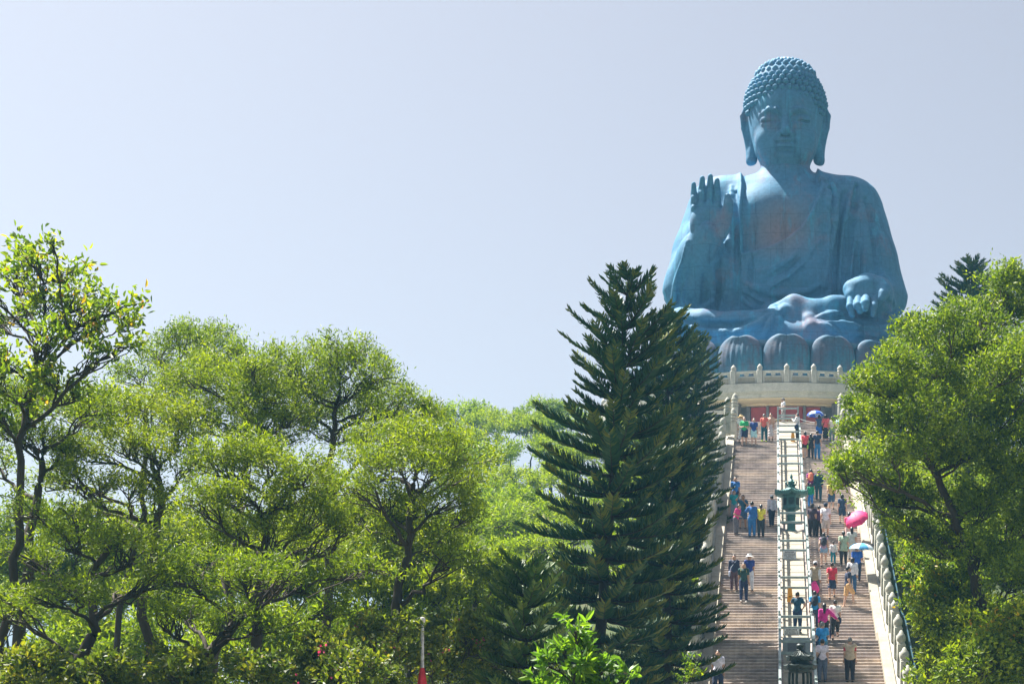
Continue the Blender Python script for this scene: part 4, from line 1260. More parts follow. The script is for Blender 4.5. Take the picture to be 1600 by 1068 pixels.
# ================================================================== the trees on the left
rt = np.random.default_rng(11)
def T(name, label, base_px, Y, forks, lobes, leaf='acacia', dy=1.6, group=None, cat='tree', **kw):
    L_ = [lob(px+rt.uniform(-4,4), py+rt.uniform(-4,4), r*kw.get('grow', 1.12), Y+rt.uniform(-dy,dy), kw.get('flat', .72)) for (px,py,r) in lobes]
    kw.pop('flat', None); kw.pop('grow', None)
    fk = [P3(a, b, Y+rt.uniform(-.3,.3)) for (a,b) in forks]
    return make_tree(name, label, cat, gbase(base_px, Y), fk, L_, leaf, int(rt.integers(1e6)), group=group, **kw)
GL = 'feathery trees on the left slope'
# broad leaved tree rising highest at the far left
T('broadleaf_tree', 'tall broad-leaved tree with yellowing leaves rising highest at the far left', 15, 36, [(18,950),(28,800),(40,640),(52,580),(60,530)],
  [(60,415,34),(25,440,34),(100,440,34),(140,470,36),(178,485,32),(70,470,38),(20,495,36),(120,515,34),(165,520,30),(195,510,22),(70,535,34),(-30,455,40),(-30,510,40),(85,385,20),(40,392,20),(190,545,22),(10,570,34),(150,570,30),(90,590,30),(40,620,30),(120,620,28),(5,650,34),(60,660,28),(-10,600,36)],
  'broad', dens=4.6, ll=.17, lw=.075, shape='oval', spray_n=8, spray_r=.34, r0=.17, fill=.25, twig=.02, flat=.8, grow=1.0)
T('acacia_tree', 'slender feathery tree with sparse pale crown behind the far-left broadleaf', 228, 50, [(226,800),(228,640),(262,585)],
  [(250,555,40),(290,535,42),(335,545,42),(372,560,30),(310,520,32),(255,600,34),(215,590,36),(350,585,26),(280,580,26)], dens=7, group=GL, fill=.4, r0=.16)
T('acacia_tree', 'leaning feathery tree with a rounded yellow-green crown in the left middle', 330, 45, [(350,900),(375,780),(390,690),(380,630)],
  [(300,600,44),(345,600,46),(395,605,48),(440,620,44),(360,640,50),(280,640,36),(420,660,44),(455,650,34),(330,575,34),(390,575,30),(310,660,34),(260,620,30),(410,580,28),(370,680,34),(440,690,32)], dens=9, group=GL, r0=.2)
T('acacia_tree', 'tall feathery tree whose crown tops the middle of the left mass', 520, 46, [(515,900),(510,780),(520,680),(530,620)],
  [(450,580,38),(490,570,40),(530,570,42),(565,562,32),(590,590,36),(480,610,44),(540,610,46),(595,625,40),(440,625,36),(620,640,34),(650,650,30),(685,655,26),(560,650,40),(505,650,40),(530,690,36),(600,665,32),(470,660,34),(640,690,28)], dens=9, group=GL, r0=.22)
T('acacia_tree', 'wide domed feathery tree at the right end of the left mass', 610, 41, [(618,1000),(625,900),(640,800),(650,740)],
  [(600,690,44),(640,680,50),(680,690,50),(715,715,44),(735,755,40),(575,725,42),(620,730,52),(670,740,52),(705,790,44),(560,770,40),(600,790,44),(650,800,46),(690,840,40),(725,810,34),(620,840,38),(700,880,34),(545,810,36)], dens=8.5, group=GL, r0=.24)
T('acacia_tree', 'feathery tree with layered crown below the far-left broadleaf', 30, 40, [(30,980),(45,860),(60,760),(70,700)],
  [(30,620,50),(80,640,48),(-15,650,50),(120,655,44),(20,680,44),(60,700,40),(-30,720,46),(105,710,36),(160,640,36)], dens=8.5, group=GL, r0=.26)
T('acacia_tree', 'feathery tree with a bright rounded crown left of the leaning trunk', 215, 42, [(220,960),(240,850),(250,760),(230,700)],
  [(150,660,44),(200,650,48),(245,660,50),(280,690,44),(180,700,46),(235,710,46),(140,715,36),(290,730,36),(110,745,36),(160,755,34),(75,760,34),(205,760,36),(250,790,32),(150,800,30),(90,690,30),(300,660,30)], dens=8.5, group=GL, r0=.22)
T('acacia_tree', 'broad bright feathery tree in the centre of the left mass', 420, 39, [(400,1000),(410,900),(420,810),(430,760)],
  [(330,735,46),(380,720,50),(430,725,52),(480,745,48),(520,770,40),(350,780,44),(400,780,50),(450,790,50),(500,810,44),(310,790,36),(370,830,42),(430,840,44),(480,850,42),(540,830,34),(330,850,34)], dens=9, group=GL, r0=.24)
T('acacia_tree', 'low spreading feathery tree with dark forked limbs at the bottom left', 100, 35, [(110,1050),(150,985),(135,915),(175,850)],
  [(40,870,44),(100,850,44),(160,840,46),(215,860,44),(60,930,44),(130,930,46),(190,930,40),(10,960,40),(250,910,36),(30,800,32),(110,800,32)], dens=6.5, group=GL, r0=.24, fill=.4)
T('acacia_tree', 'low spreading feathery tree with bare crooked branches at bottom centre left', 270, 36, [(290,1050),(350,1000),(395,940),(450,905),(480,870)],
  [(270,900,42),(320,880,46),(380,900,46),(440,910,44),(490,920,40),(300,960,40),(360,970,42),(430,980,40),(250,970,34),(540,900,36),(520,960,34),(590,890,32)], dens=6.5, group=GL, r0=.24, fill=.4)
# darker trees closing the view behind them
for k, (bx, Y, lo) in enumerate(((90,58,[(60,830,60),(130,860,60),(0,880,60),(90,930,60),(190,880,50)]), (260,60,[(240,850,60),(310,840,60),(200,900,60),(280,930,60),(350,890,55)]),
                  (430,57,[(400,870,60),(470,860,60),(520,830,60),(430,930,60),(500,920,60)]), (600,56,[(590,840,60),(650,870,60),(560,900,60),(620,940,60),(690,930,55)]),
                  (740,58,[(730,880,52),(780,905,50),(700,940,55),(760,960,55),(800,930,40)]))):
    T('acacia_tree', ['shaded tree low behind the far-left trunks', 'shaded tree low behind the leaning trunk on the left', 'shaded tree low behind the centre of the left mass', 'shaded tree low behind the domed crown', 'shaded tree low between the left mass and the pines'][k], bx, Y, [(bx,960),(bx+4,900)], lo, 'acacia', dens=6, group='shaded trees behind the left mass', r0=.2, ll=.24, lw=.06)

# ------------------------------------------------------------------ shrubs along the bottom
GS = 'shrubs along the bottom of the left slope'
for k, (px, py, r, Y, leaf) in enumerate(((60,1058,58,34,'shrub'),(170,1070,52,33,'shrub'),(280,1062,55,34,'shrub'),(395,1068,55,35,'shrub'),(500,1040,58,36,'shrub'),(600,1010,60,38,'shrub'),(700,1012,62,40,'shrub'),(560,1060,46,34,'shrub'),(770,1040,60,44,'shrub'))):
    lo = [(px,py,r*.75),(px-r*.7,py+12,r*.6),(px+r*.7,py+8,r*.6),(px-r*.3,py-r*.45,r*.5),(px+r*.4,py-r*.4,r*.5),(px,py+r*.7,r*.8)]
    t = T('flowering_shrub', ['glossy shrub in the bottom left corner', 'glossy shrub right of the bottom left corner', 'glossy shrub under the crooked bare branches', 'glossy shrub below the centre of the left mass', 'glossy shrub dotted with pink bracts at bottom centre left', 'glossy shrub with pink bracts left of the striped pole', 'glossy shrub with pink bracts behind the striped pole', 'low glossy shrub just left of the striped pole foot', 'dark glossy shrub below the young pine'][k], px, Y, [(px,py+40)], lo, leaf, dens=9, ll=.13, lw=.075, shape='oval', spray_n=9, spray_r=.26, r0=.07, group=GS, cat='shrub', fill=.5)
    if k in (4,5,6):
        rs = np.random.default_rng(k); ch = [c for c in t.children if c.name.startswith('crown')][0]
        co = np.zeros(len(ch.data.vertices)*3, dtype=np.float32); ch.data.vertices.foreach_get('co', co); co = co.reshape(-1,3)
        fr = co[co[:,1] < np.median(co[:,1])-.5]; C = fr[rs.integers(0, len(fr), 5)]; C = np.repeat(C, 10, 0); n = len(C)
        V, Q = leaf_blades(C+rs.normal(size=(n,3))*.09-np.array([0,.12,0]), unit(rs,n), np.full(n,.075), np.full(n,.06), rs, 'lance')
        mesh_np('bracts', V, Q, M['flower'], t, False, rs.uniform(0,1,n))['kind'] = 'stuff'

# ------------------------------------------------------------------ hazy hillside trees between the left mass and the pines
def hill_proto(seed, nl):
    rs = np.random.default_rng(seed); lo = []
    for k in range(nl):
        a = rs.uniform(0, 6.28); rr = 2.6*math.sqrt(rs.uniform(0,1))
        lo.append((rr*math.cos(a), rr*math.sin(a), 5.4-.16*rr*rr+rs.uniform(-.9,.6), rs.uniform(.8,1.25), rs.uniform(.45,.7)))
    V, Q, R, tips = lobe_foliage(lo, rs, 1.9, .30, .085, 'lance', 13, .42)
    cm = mesh_np('crown', V, Q, M['hill'], None, False, R)
    V, Q = wood_for((0,0,0), [(.1,.1,1.6),(-.1,.2,3.2)], lo, tips, rs, .16, .03)
    wm = mesh_np('trunk', V, Q, M['bark'], None)
    d = (cm.data, wm.data)
    bpy.data.objects.remove(cm); bpy.data.objects.remove(wm)
    return d
HP = [hill_proto(s, n) for s, n in ((1,9),(2,11),(3,8),(4,12))]
def hill_tree(px, row_top, Y, size, k, label, group):
    """crown top at this row"""
    x, _, zt = P3(px, row_top, Y)
    if Y < 112 and px > 1200: x = max(x, 5.9+3.2*size)
    if Y < 112 and 900 < px < 1200: x = min(x, -4.0-3.2*size)
    g = float(ground_z(x, Y)); h = 6.6*size
    t = empty('hillside_tree', (x, Y, zt-h), 0, label, 'tree', group)
    a = link('crown', HP[k%4][0], t); b = link('trunk', HP[k%4][1], t)
    t.rotation_euler = (0,0,rt.uniform(0,6.28)); t.scale = (size,size,size*rt.uniform(.92,1.05))
    gap = zt-h-g
    if gap > .2:                                           # reach down to the slope
        V, Q = np_tubes([(curve((0,0,-gap/size-.3),(0,0,.2), np.random.default_rng(k), .03, 5, 0), np.linspace(.26,.17,5))])
        mesh_np('lower_trunk', V, Q, M['bark'], t)
    return t
ORD = ['first','second','third','fourth','fifth','sixth','seventh','eighth','ninth','tenth','eleventh','twelfth']
def by_place(items, cuts, rows_, text):
    """label from the row a tree stands in and its rank from the left"""
    out = {}
    for r in range(len(rows_)):
        m = sorted([(it[0], i) for i, it in enumerate(items) if cuts[r] <= it[1] < cuts[r+1]])
        for k, (_, i) in enumerate(m): out[i] = text % (ORD[k], rows_[r])
    return [out[i] for i in range(len(items))]
GH = 'trees on the hazy hillside'
hl = [(745,608,150,1.2,'pale hazy tree standing highest on the hillside skyline'), (860,612,146,1.0,'hazy tree on the skyline just left of the tall pine'), (800,630,140,1.0,'hazy rounded tree below the skyline saddle'),
      (700,655,135,1.0,'hazy tree on the skyline beside the left mass'), (840,672,126,1.0,None), (755,680,122,1.0,None), (880,700,118,.95,None), (800,716,110,1.0,None),
      (730,735,102,1.0,None), (860,752,98,1.0,None), (790,772,90,1.0,'tree with bare forked limbs in the middle of the hillside'), (720,815,82,1.0,None), (775,626,147,.95,None), (830,640,138,1.0,None), (880,645,135,.9,None), (720,692,118,.95,None), (815,745,100,1.0,None), (755,790,88,.95,None), (870,790,92,.9,None), (845,822,82,.95,'yellow-green tree low on the hillside beside the pine'), (780,862,72,.9,None)]
hlab = by_place(hl, [0,655,700,745,2000], ['skyline row','upper row','middle row','lowest row'], 'rounded green hillside tree, %s from the left in the %s')
for k, (px, row, Y, s, lab) in enumerate(hl): hill_tree(px, row, Y, s*1.0, k, lab or hlab[k], GH)
GB = 'dim trees closing the view behind the left mass'
dl = ((20,850,66,1.0),(95,845,70,1.05),(175,860,66,1.0),(250,840,72,1.05),(330,835,68,1.0),(410,800,72,1.1),(490,790,70,1.1),(570,780,72,1.1),(640,800,68,1.0),(690,780,74,1.1),(50,930,56,1.0),(150,930,55,1.0),(250,930,56,1.0),(350,930,54,1.0),(450,920,56,1.0),(550,920,54,1.0),(650,920,56,1.0))
dlab = by_place(dl, [0,900,2000], ['upper row','lower row'], 'dim tree glimpsed between left trunks, %s from the left in the %s')
for k, (px, row, Y, s) in enumerate(dl): hill_tree(px, row, Y, s, k+1, dlab[k], GB)
# trees hiding the terrace on both sides of the altar
GT = 'trees beside the altar terrace'
tl = ((960,640,128,1.2),(1010,640,122,1.2),(1060,640,116,1.1),(1040,700,104,1.1),(1080,760,94,1.0),(930,690,112,1.1),(990,720,100,1.1),(1090,850,80,.9),(1040,800,84,1.0),(1370,640,118,1.2),(1410,600,114,1.3),(1460,600,112,1.3),(1520,590,110,1.3),(1360,700,98,1.0),(1580,580,108,1.3),(1395,720,92,1.0),(1380,790,82,.9),(1440,700,90,1.2),(1500,700,88,1.2),(1570,700,86,1.2),(1420,800,76,1.0),(1500,820,72,1.1),(1580,820,70,1.1),(1440,900,66,.9),(1530,920,62,1.0))
tleft = [t for t in tl if t[0] < 1200]; tright = [t for t in tl if t[0] > 1200]
for L_, side in ((tleft,'left'), (tright,'right')):
    tlab = by_place(L_, [0,650,750,2000], ['topmost row','middle row','lowest row'], 'green slope tree '+side+' of the stairs, %s from the left in the %s')
    for k, (px, row, Y, s) in enumerate(L_): hill_tree(px, row, Y, s, k+2, tlab[k], GT+' on the '+side)

# ------------------------------------------------------------------ right hand tree
T('spreading_tree', 'big spreading tree with bright rounded leaf clumps overhanging the right of the stairs', 1560, 50, [(1550,1000),(1525,900),(1500,830),(1470,760),(1440,700)],
  [(1575,460,44),(1530,500,42),(1600,500,54),(1480,520,42),(1430,545,38),(1545,545,52),(1490,565,50),(1400,585,40),(1375,610,36),(1440,600,48),(1600,575,56),(1540,610,54),(1385,650,40),(1345,680,34),(1430,660,52),(1490,640,54),(1590,660,56),(1340,730,38),(1320,755,28),(1390,710,48),(1450,720,54),(1520,705,56),(1580,750,56),
   (1368,775,34),(1420,780,48),(1480,790,52),(1540,800,52),(1600,830,56),(1385,815,22),(1425,835,36),(1465,860,42),(1530,870,50),(1590,910,50),(1640,560,60),(1640,700,60),(1640,820,60),(1465,580,36),(1350,640,26),(1310,735,20)],
  'ficus', dy=2.6, dens=9.5, ll=.15, lw=.055, spray_n=15, spray_r=.28, r0=.36, flat=.75, fill=.5)
for k, (px, py, r, Y, lab) in enumerate(((1472,930,50,52,'leafy shrub under the big tree beside the right balustrade'), (1500,985,62,50,'leafy shrub in the lower right below the spreading tree'), (1570,1000,66,48,'leafy shrub in the bottom right corner'), (1472,1035,46,50,'low leafy shrub by the foot of the right balustrade'), (1440,888,32,56,'small leafy shrub behind the right balustrade posts'), (1530,1050,60,46,'leafy shrub at the bottom edge under the spreading tree'))):
    lo = [(px,py,r*.75),(px-r*.6,py+10,r*.55),(px+r*.7,py+8,r*.6),(px-r*.2,py-r*.45,r*.5),(px+r*.4,py-r*.4,r*.5),(px,py+r*.7,r*.8)]
    T('leafy_shrub', lab, px, Y, [(px,py+40)], lo, 'ficus' if k%2 else 'broad', dens=8.5, ll=.17, lw=.08, shape='oval', spray_n=9, spray_r=.30, r0=.08, group='shrubs right of the stairs', cat='shrub', fill=.5)

# bright glossy sapling in the foreground, and the yellow one beside the stair
T('glossy_sapling', 'bright green sapling with large glossy leaves in front of the pines', 910, 26, [(905,1040),(900,1000)],
  [(895,985,20),(880,1010,24),(920,1015,26),(860,1040,22),(945,1045,26),(900,1050,30),(975,1058,18),(905,1085,44),(960,1085,26),(850,1075,24)], 'bright', dy=.3, grow=.9, dens=9, ll=.20, lw=.075, shape='oval', spray_n=8, spray_r=.14, r0=.05, cat='sapling', fill=.35, twig=.008)
T('yellow_shrub', 'small yellow-leaved shrub at the left foot of the stairs', 1085, 52, [(1085,1060)],
  [(1078,1045,13),(1066,1060,14),(1090,1056,10),(1084,1030,8),(1070,1036,8),(1076,1085,18)], 'broad', dy=.3, dens=5, ll=.17, lw=.08, shape='oval', spray_n=6, spray_r=.22, r0=.04, cat='shrub', fill=.35)

# ------------------------------------------------------------------ tiered pines
def pine(name, label, base, top, radius, seed, leaf='pine', whorl=.62, group=None, lower=.0, cord=.022, nb=(8,11), taper=1.0, lean=None):
    """whorls of plumed branches; each branch carries two rows of up-curved foliage cords"""
    rs = np.random.default_rng(seed); base = np.asarray(base, float); top = np.asarray(top, float)-base
    t = empty(name, tuple(base), 0, label, 'tree', group)
    H = top[2]; VV, QQ, RR = [], [], []; off = 0; wood = []
    m = 14; tz = np.linspace(0,1,m); ax = np.stack([top[0]*tz**1.0, top[1]*tz, H*tz], 1)
    ax[1:-1,:2] += rs.normal(size=(m-2,2))*.03
    wood.append((ax, np.interp(tz, [0,.1,1], [.30,.24,.03])*H/18))
    z = lower*H
    while z < H-.15:
        f = z/H                                             # 0 foot .. 1 top
        Lb = radius*float(np.interp((1-f)/taper, [0,.05,.10,.17,.32,.65,1.0,2], [.08,.30,.50,.70,.82,.97,1.0,1.0]))
        Lb *= rs.uniform(.92,1.08)
        n = int(rs.integers(nb[0], nb[1])); a0 = rs.uniform(0,6.28)
        c = np.array([np.interp(z, ax[:,2], ax[:,0]), np.interp(z, ax[:,2], ax[:,1]), z])
        for k in range(n):
            a = a0+k*6.283/n+rs.uniform(-.22,.22); L_ = Lb*rs.uniform(.62,1.14); dr = rs.normal(0,.07)
            if L_ < .25: continue
            h = np.array([math.cos(a), math.sin(a), 0]); ms = 8; s = np.linspace(0,1,ms)
            rise = -.10+.18*f+.66*f**3; sag = .10*(1-f)
            P = c+h[None]*(L_*s)[:,None]; P[:,2] += L_*((rise+dr)*s-sag*np.sin(s*np.pi*.9)+.13*s**3)
            wood.append((P, np.linspace(.022+.010*L_, .012, ms)))
            # cords
            nc = max(8, int(L_*28)); s0 = np.linspace(.16,1,nc)
            side = np.array([-math.sin(a), math.cos(a), 0])
            for sg in (-1,1):
                u = np.clip(s0+rs.uniform(-.02,.02,nc), 0, 1)
                Pc = np.stack([np.interp(u, s, P[:,i]) for i in range(3)], 1)
                ln = (.17+.30*np.sin(np.pi*np.clip(u*.82+.10,0,1)))*min(1.0,.35+L_*.28)*rs.uniform(.75,1.2,nc)
                d = h[None]*.62+side[None]*sg*rs.uniform(.45,1.0,nc)[:,None]+np.array([[0,0,1.]])*rs.uniform(.10,.75,nc)[:,None]
                d /= np.linalg.norm(d,axis=1)[:,None]
                d2 = d+np.array([0,0,.55])+h[None]*.1; d2 /= np.linalg.norm(d2,axis=1)[:,None]
                q1 = Pc+d*ln[:,None]*.5; q2 = q1+d2*ln[:,None]*.5
                A = np.cross(d, np.array([0,0,1.])); A /= np.linalg.norm(A,axis=1)[:,None]+1e-9; B = np.cross(A, d)
                rings = []
                for pt, rr in ((Pc,cord*.8),(q1,cord*1.15),(q2,cord*.25)):
                    for j in range(3):
                        w = 2.094*j+.5; rings.append(pt+(A*math.cos(w)+B*math.sin(w))*rr)
                V = np.stack(rings, 1)                         # nc,9,3
                b = (np.arange(nc)*9)[:,None]
                Q = np.concatenate([b+np.array([[i*3+j, i*3+(j+1)%3, (i+1)*3+(j+1)%3, (i+1)*3+j]]) for i in range(2) for j in range(3)], 0)
                rnd_ = np.clip(rs.normal(.40,.2,nc)+(u > .82)*.30+rs.normal(0,.1), 0, 1)
                VV.append(V.reshape(-1,3)); QQ.append(Q+off); RR.append(np.tile(rnd_, 6)); off += nc*9
        z += whorl*(1-.30*f)*rs.uniform(.85,1.15)
    mesh_np('crown', np.concatenate(VV), np.concatenate(QQ), M[leaf], t, False, np.concatenate(RR))
    V, Q = np_tubes(wood[:1], 8); V2, Q2 = np_tubes(wood[1:], 3); mesh_np('trunk', np.concatenate([V, V2]), np.concatenate([Q, Q2+len(V)]), M['pinebark'], t)
    t['_dim'] = (float(H), float(radius)); return t
def pine_copy(src, label, bx, Y, trow, rad_px, rz):
    b = gbase(bx, Y); H = P3(bx, trow, Y)[2]-b[2]; h0, r0 = src['_dim']
    t = empty('tiered_pine', b, rz, label, 'tree', 'tiered pines'); k = rad_px*Y/F_PX/r0; t.scale = (k, k, H/h0)
    for c in src.children: link(c.name.split('.')[0], c.data, t)
    return t
def pine_px(label, bx, Y, tx, trow, rad_px, seed, **kw):
    return pine('tiered_pine', label, gbase(bx, Y), P3(tx, trow, Y), rad_px*Y/F_PX, seed, group='tiered pines', **kw)
pine_px('tallest tiered pine with dark plumed branches standing left of the stairs', 912, 48, 985, 418, 138, 33, whorl=.70, taper=1.0)
p2 = pine_px('bluish tiered pine right behind the tallest pine beside the stairs', 1040, 66, 1046, 484, 92, 22, whorl=.60, taper=1.0)
pine_copy(p2, 'hazy blue-green pine in front of the lotus throne left edge', 1088, 84, 516, 58, 2.1)
pine_copy(p2, 'full skirted pine whose branch tips overlap the left lane of the stairs', 1046, 56, 640, 98, 4.0)
pine_px('young bright green pine in front of the tallest pine', 815, 40, 822, 868, 96, 25, leaf='pine_young', whorl=.46, taper=.9, cord=.020)
pine_copy(p2, 'distant pine top rising above the spreading tree at the right', 1514, 92, 402, 80, .7)
pine_copy(p2, 'small hazy pine top at the right edge of the lotus throne', 1425, 104, 490, 52, 5.2)

for o in list(bpy.data.objects):
    if '_dim' in o: del o['_dim']
# ------------------------------------------------------------------ striped pole with a furled red flag
PO = empty('flag_pole', P3(660, 1200, 37), 0, 'white ball-topped pole with a furled red cloth among the shrubs', 'flag pole')
zt = (PY0-968)*37/F_PX
mb = MB(); mb.tube([(0,0,-1.6),(0,0,zt-.06)], .038, 10); M['pole'] = plain('flaking white paint', (.55,.52,.52), .6, .4, 14); mb.build('pole', M['pole'], PO, True)
mb = MB(); mb.lathe([(.02,zt-.07),(.06,zt-.05),(.08,zt),(.06,zt+.05),(.02,zt+.07)], 12); mb.build('finial', M['pole'], PO, True)
M['red_cloth'] = plain('red cloth', (.55,.02,.035), .7, .3, 6)
V = []; n = 14; zs = [zt-1.10, zt-1.22, zt-1.5, zt-2.0, zt-2.6, zt-3.2]; rr = [.04,.07,.11,.13,.14,.12]
mb = MB()
for z, r in zip(zs, rr):
    for k in range(n):
        q = 6.283*k/n; r2 = r*(1+.22*math.cos(5*q+z)); V.append((r2*math.cos(q), r2*math.sin(q), z))
mb.add(V, [(i*n+k, i*n+(k+1)%n, (i+1)*n+(k+1)%n, (i+1)*n+k) for i in range(len(zs)-1) for k in range(n)]); mb.build('cloth', M['red_cloth'], PO, True)

# ------------------------------------------------------------------ ground cover on the slope
rs = np.random.default_rng(77); n = 26000
X = rs.uniform(-48, 26, n); Y = rs.uniform(54, 150, n); keep = np.abs(X-AX) > 5.2; X, Y = X[keep], Y[keep]; n = len(X)
C = np.stack([X, Y, ground_z(X,Y)+rs.uniform(0,.7,n)], 1); D = unit(rs,n); D[:,2] = np.abs(D[:,2]); 
V, Q = leaf_blades(C, D, rs.uniform(.25,.5,n), rs.uniform(.08,.15,n), rs)
tag(mesh_np('undergrowth', V, Q, M['shrub'], None, False, rs.uniform(0,.5,n)), 'low leafy undergrowth covering the hill slope', 'undergrowth', kind='stuff')

# ------------------------------------------------------------------ haze in the air
def haze(density):
    m = bpy.data.materials.new('pale haze'); m.use_nodes = True; t = m.node_tree; t.nodes.clear()
    out = t.nodes.new('ShaderNodeOutputMaterial'); v = t.nodes.new('ShaderNodeVolumePrincipled')
    v.inputs['Color'].default_value = (.24,.62,1.0,1); v.inputs['Density'].default_value = density; v.inputs['Anisotropy'].default_value = .25
    t.links.new(v.outputs[0], out.inputs['Volume'])
    o = MB().box(-720, 720, -140, 720, -22, 66).build('haze', m); tag(o, kind='stuff'); return o
haze(.00036)

# ================================================================== visitors on the stairs
_pm = {}
def cloth(c, rough=.8):
    key = tuple(round(v,3) for v in c)
    if key not in _pm: _pm[key] = plain('cloth %d' % len(_pm), c, rough, .28, 9, 0, .6)
    return _pm[key]
SKINS = [plain('skin %d' % i, c, .5, .06, 6) for i, c in enumerate(((.50,.30,.21),(.44,.25,.16),(.56,.35,.25)))]
HAIR = plain('black hair', (.018,.015,.014), .4, .3); BLOND = plain('fair hair', (.45,.30,.12), .5, .2); GREYH = plain('grey hair', (.20,.20,.20), .5, .2)
SOLE = plain('dark shoe', (.03,.03,.035), .6); EYE = plain('eye', (.02,.015,.012), .3)

def finger_hand(wr, d, side, k):
    """a palm with five fingers hanging from the wrist along d; returns verts, quads"""
    mb = MB(); d = Vector(d).normalized(); s = d.cross(Vector((0,1,0))); s = s.normalized() if s.length > .1 else Vector((1,0,0)); n = s.cross(d)
    w = Vector(wr)
    for i, (o, ln) in enumerate(((-.030,.065),(-.010,.078),(.010,.074),(.030,.058))):
        b = w+d*.085+s*o
        mb.tube([b-d*.03, b+d*ln*.5-n*.004, b+d*ln-n*.018], [.011,.010,.006], 5)
    mb.tube([w+d*.03+s*.035*side, w+d*.06+s*.055*side-n*.008, w+d*.085+s*.058*side-n*.016], [.013,.011,.007], 5)
    mb.tube([w-d*.02, w+d*.03, w+d*.075, w+d*.095], [.022,.036,.040,.030], 6)
    return mb

def joints(pose, H):
    s = H/1.70
    J = dict(hip=Vector((0,0,.92)), chest=Vector((0,-.01,1.28)), neck=Vector((0,.0,1.46)), head=Vector((0,-.015,1.585)))
    J['hl'], J['hr'] = Vector((-.095,0,.90)), Vector((.095,0,.90))
    J['sl'], J['sr'] = Vector((-.165,0,1.385)), Vector((.165,0,1.385))
    st = {'stand':(0,0), 'walk':(.16,-.10), 'climb':(.20,-.14)}[pose.get('leg','stand')]
    lead = pose.get('lead', 1)
    fy = (-st[0] if lead > 0 else -st[1]), (-st[1] if lead > 0 else -st[0])
    for i, (k, sx) in enumerate((('l',-1),('r',1))):
        f = fy[i]
        up = 0.0
        if pose.get('leg') == 'climb' and f < 0: up = .15
        if pose.get('leg') == 'descend': up = 0
        J['k'+k] = Vector((sx*.105, f*.62-(.06 if up else .02), .49+up*.9)); J['a'+k] = Vector((sx*.11, f, .085+up))
    arms = pose.get('arm', ('down','down'))
    for k, sx, a in (('l',-1,arms[0]), ('r',1,arms[1])):
        S = J['s'+k]
        if a == 'down': e, w = S+Vector((sx*.035,.03,-.27)), S+Vector((sx*.055,-.05,-.51))
        elif a == 'swing': e, w = S+Vector((sx*.035,.10,-.26)), S+Vector((sx*.05,.12,-.50))
        elif a == 'front': e, w = S+Vector((sx*.08,.02,-.27)), S+Vector((-sx*.07,-.20,-.30))
        elif a == 'hip': e, w = S+Vector((sx*.18,.06,-.24)), S+Vector((sx*.03,-.03,-.42))
        elif a == 'phone': e, w = S+Vector((sx*.09,-.10,-.24)), S+Vector((-sx*.05,-.30,-.06))
        elif a == 'face': e, w = S+Vector((sx*.14,-.16,-.10)), S+Vector((-sx*.07,-.16,.16))
        elif a == 'up': e, w = S+Vector((sx*.16,-.06,.08)), S+Vector((sx*.02,-.10,.27))
        elif a == 'out': e, w = S+Vector((sx*.20,-.02,-.18)), S+Vector((sx*.36,-.06,-.34))
        elif a == 'hold': e, w = S+Vector((sx*.07,-.06,-.26)), S+Vector((sx*.03,-.24,-.12))
        J['e'+k], J['w'+k] = e, w
    lean = pose.get('lean', 0)
    if lean:
        Mx = Matrix.Rotation(lean, 3, 'X')
        for k in ('chest','neck','head','sl','sr','el','er','wl','wr'): J[k] = J['hip']+Mx@(J[k]-J['hip'])
    for k in J: J[k] = J[k]*s
    return J, s

def solve(prims, lo, hi, h, clip=None, k=.04):
    G = Field(lo, hi, h, .5)
    for p in prims:
        if p[0] == 'c': G.cap(p[1], p[2], p[3], p[4], k)
        else: G.ell(p[1], p[2], k)
    if clip is not None:
        x, y, z = G.grid((slice(None),)*3); G.D = np.maximum(G.D, clip(x, y, z).astype(np.float32))
    return G.nets()

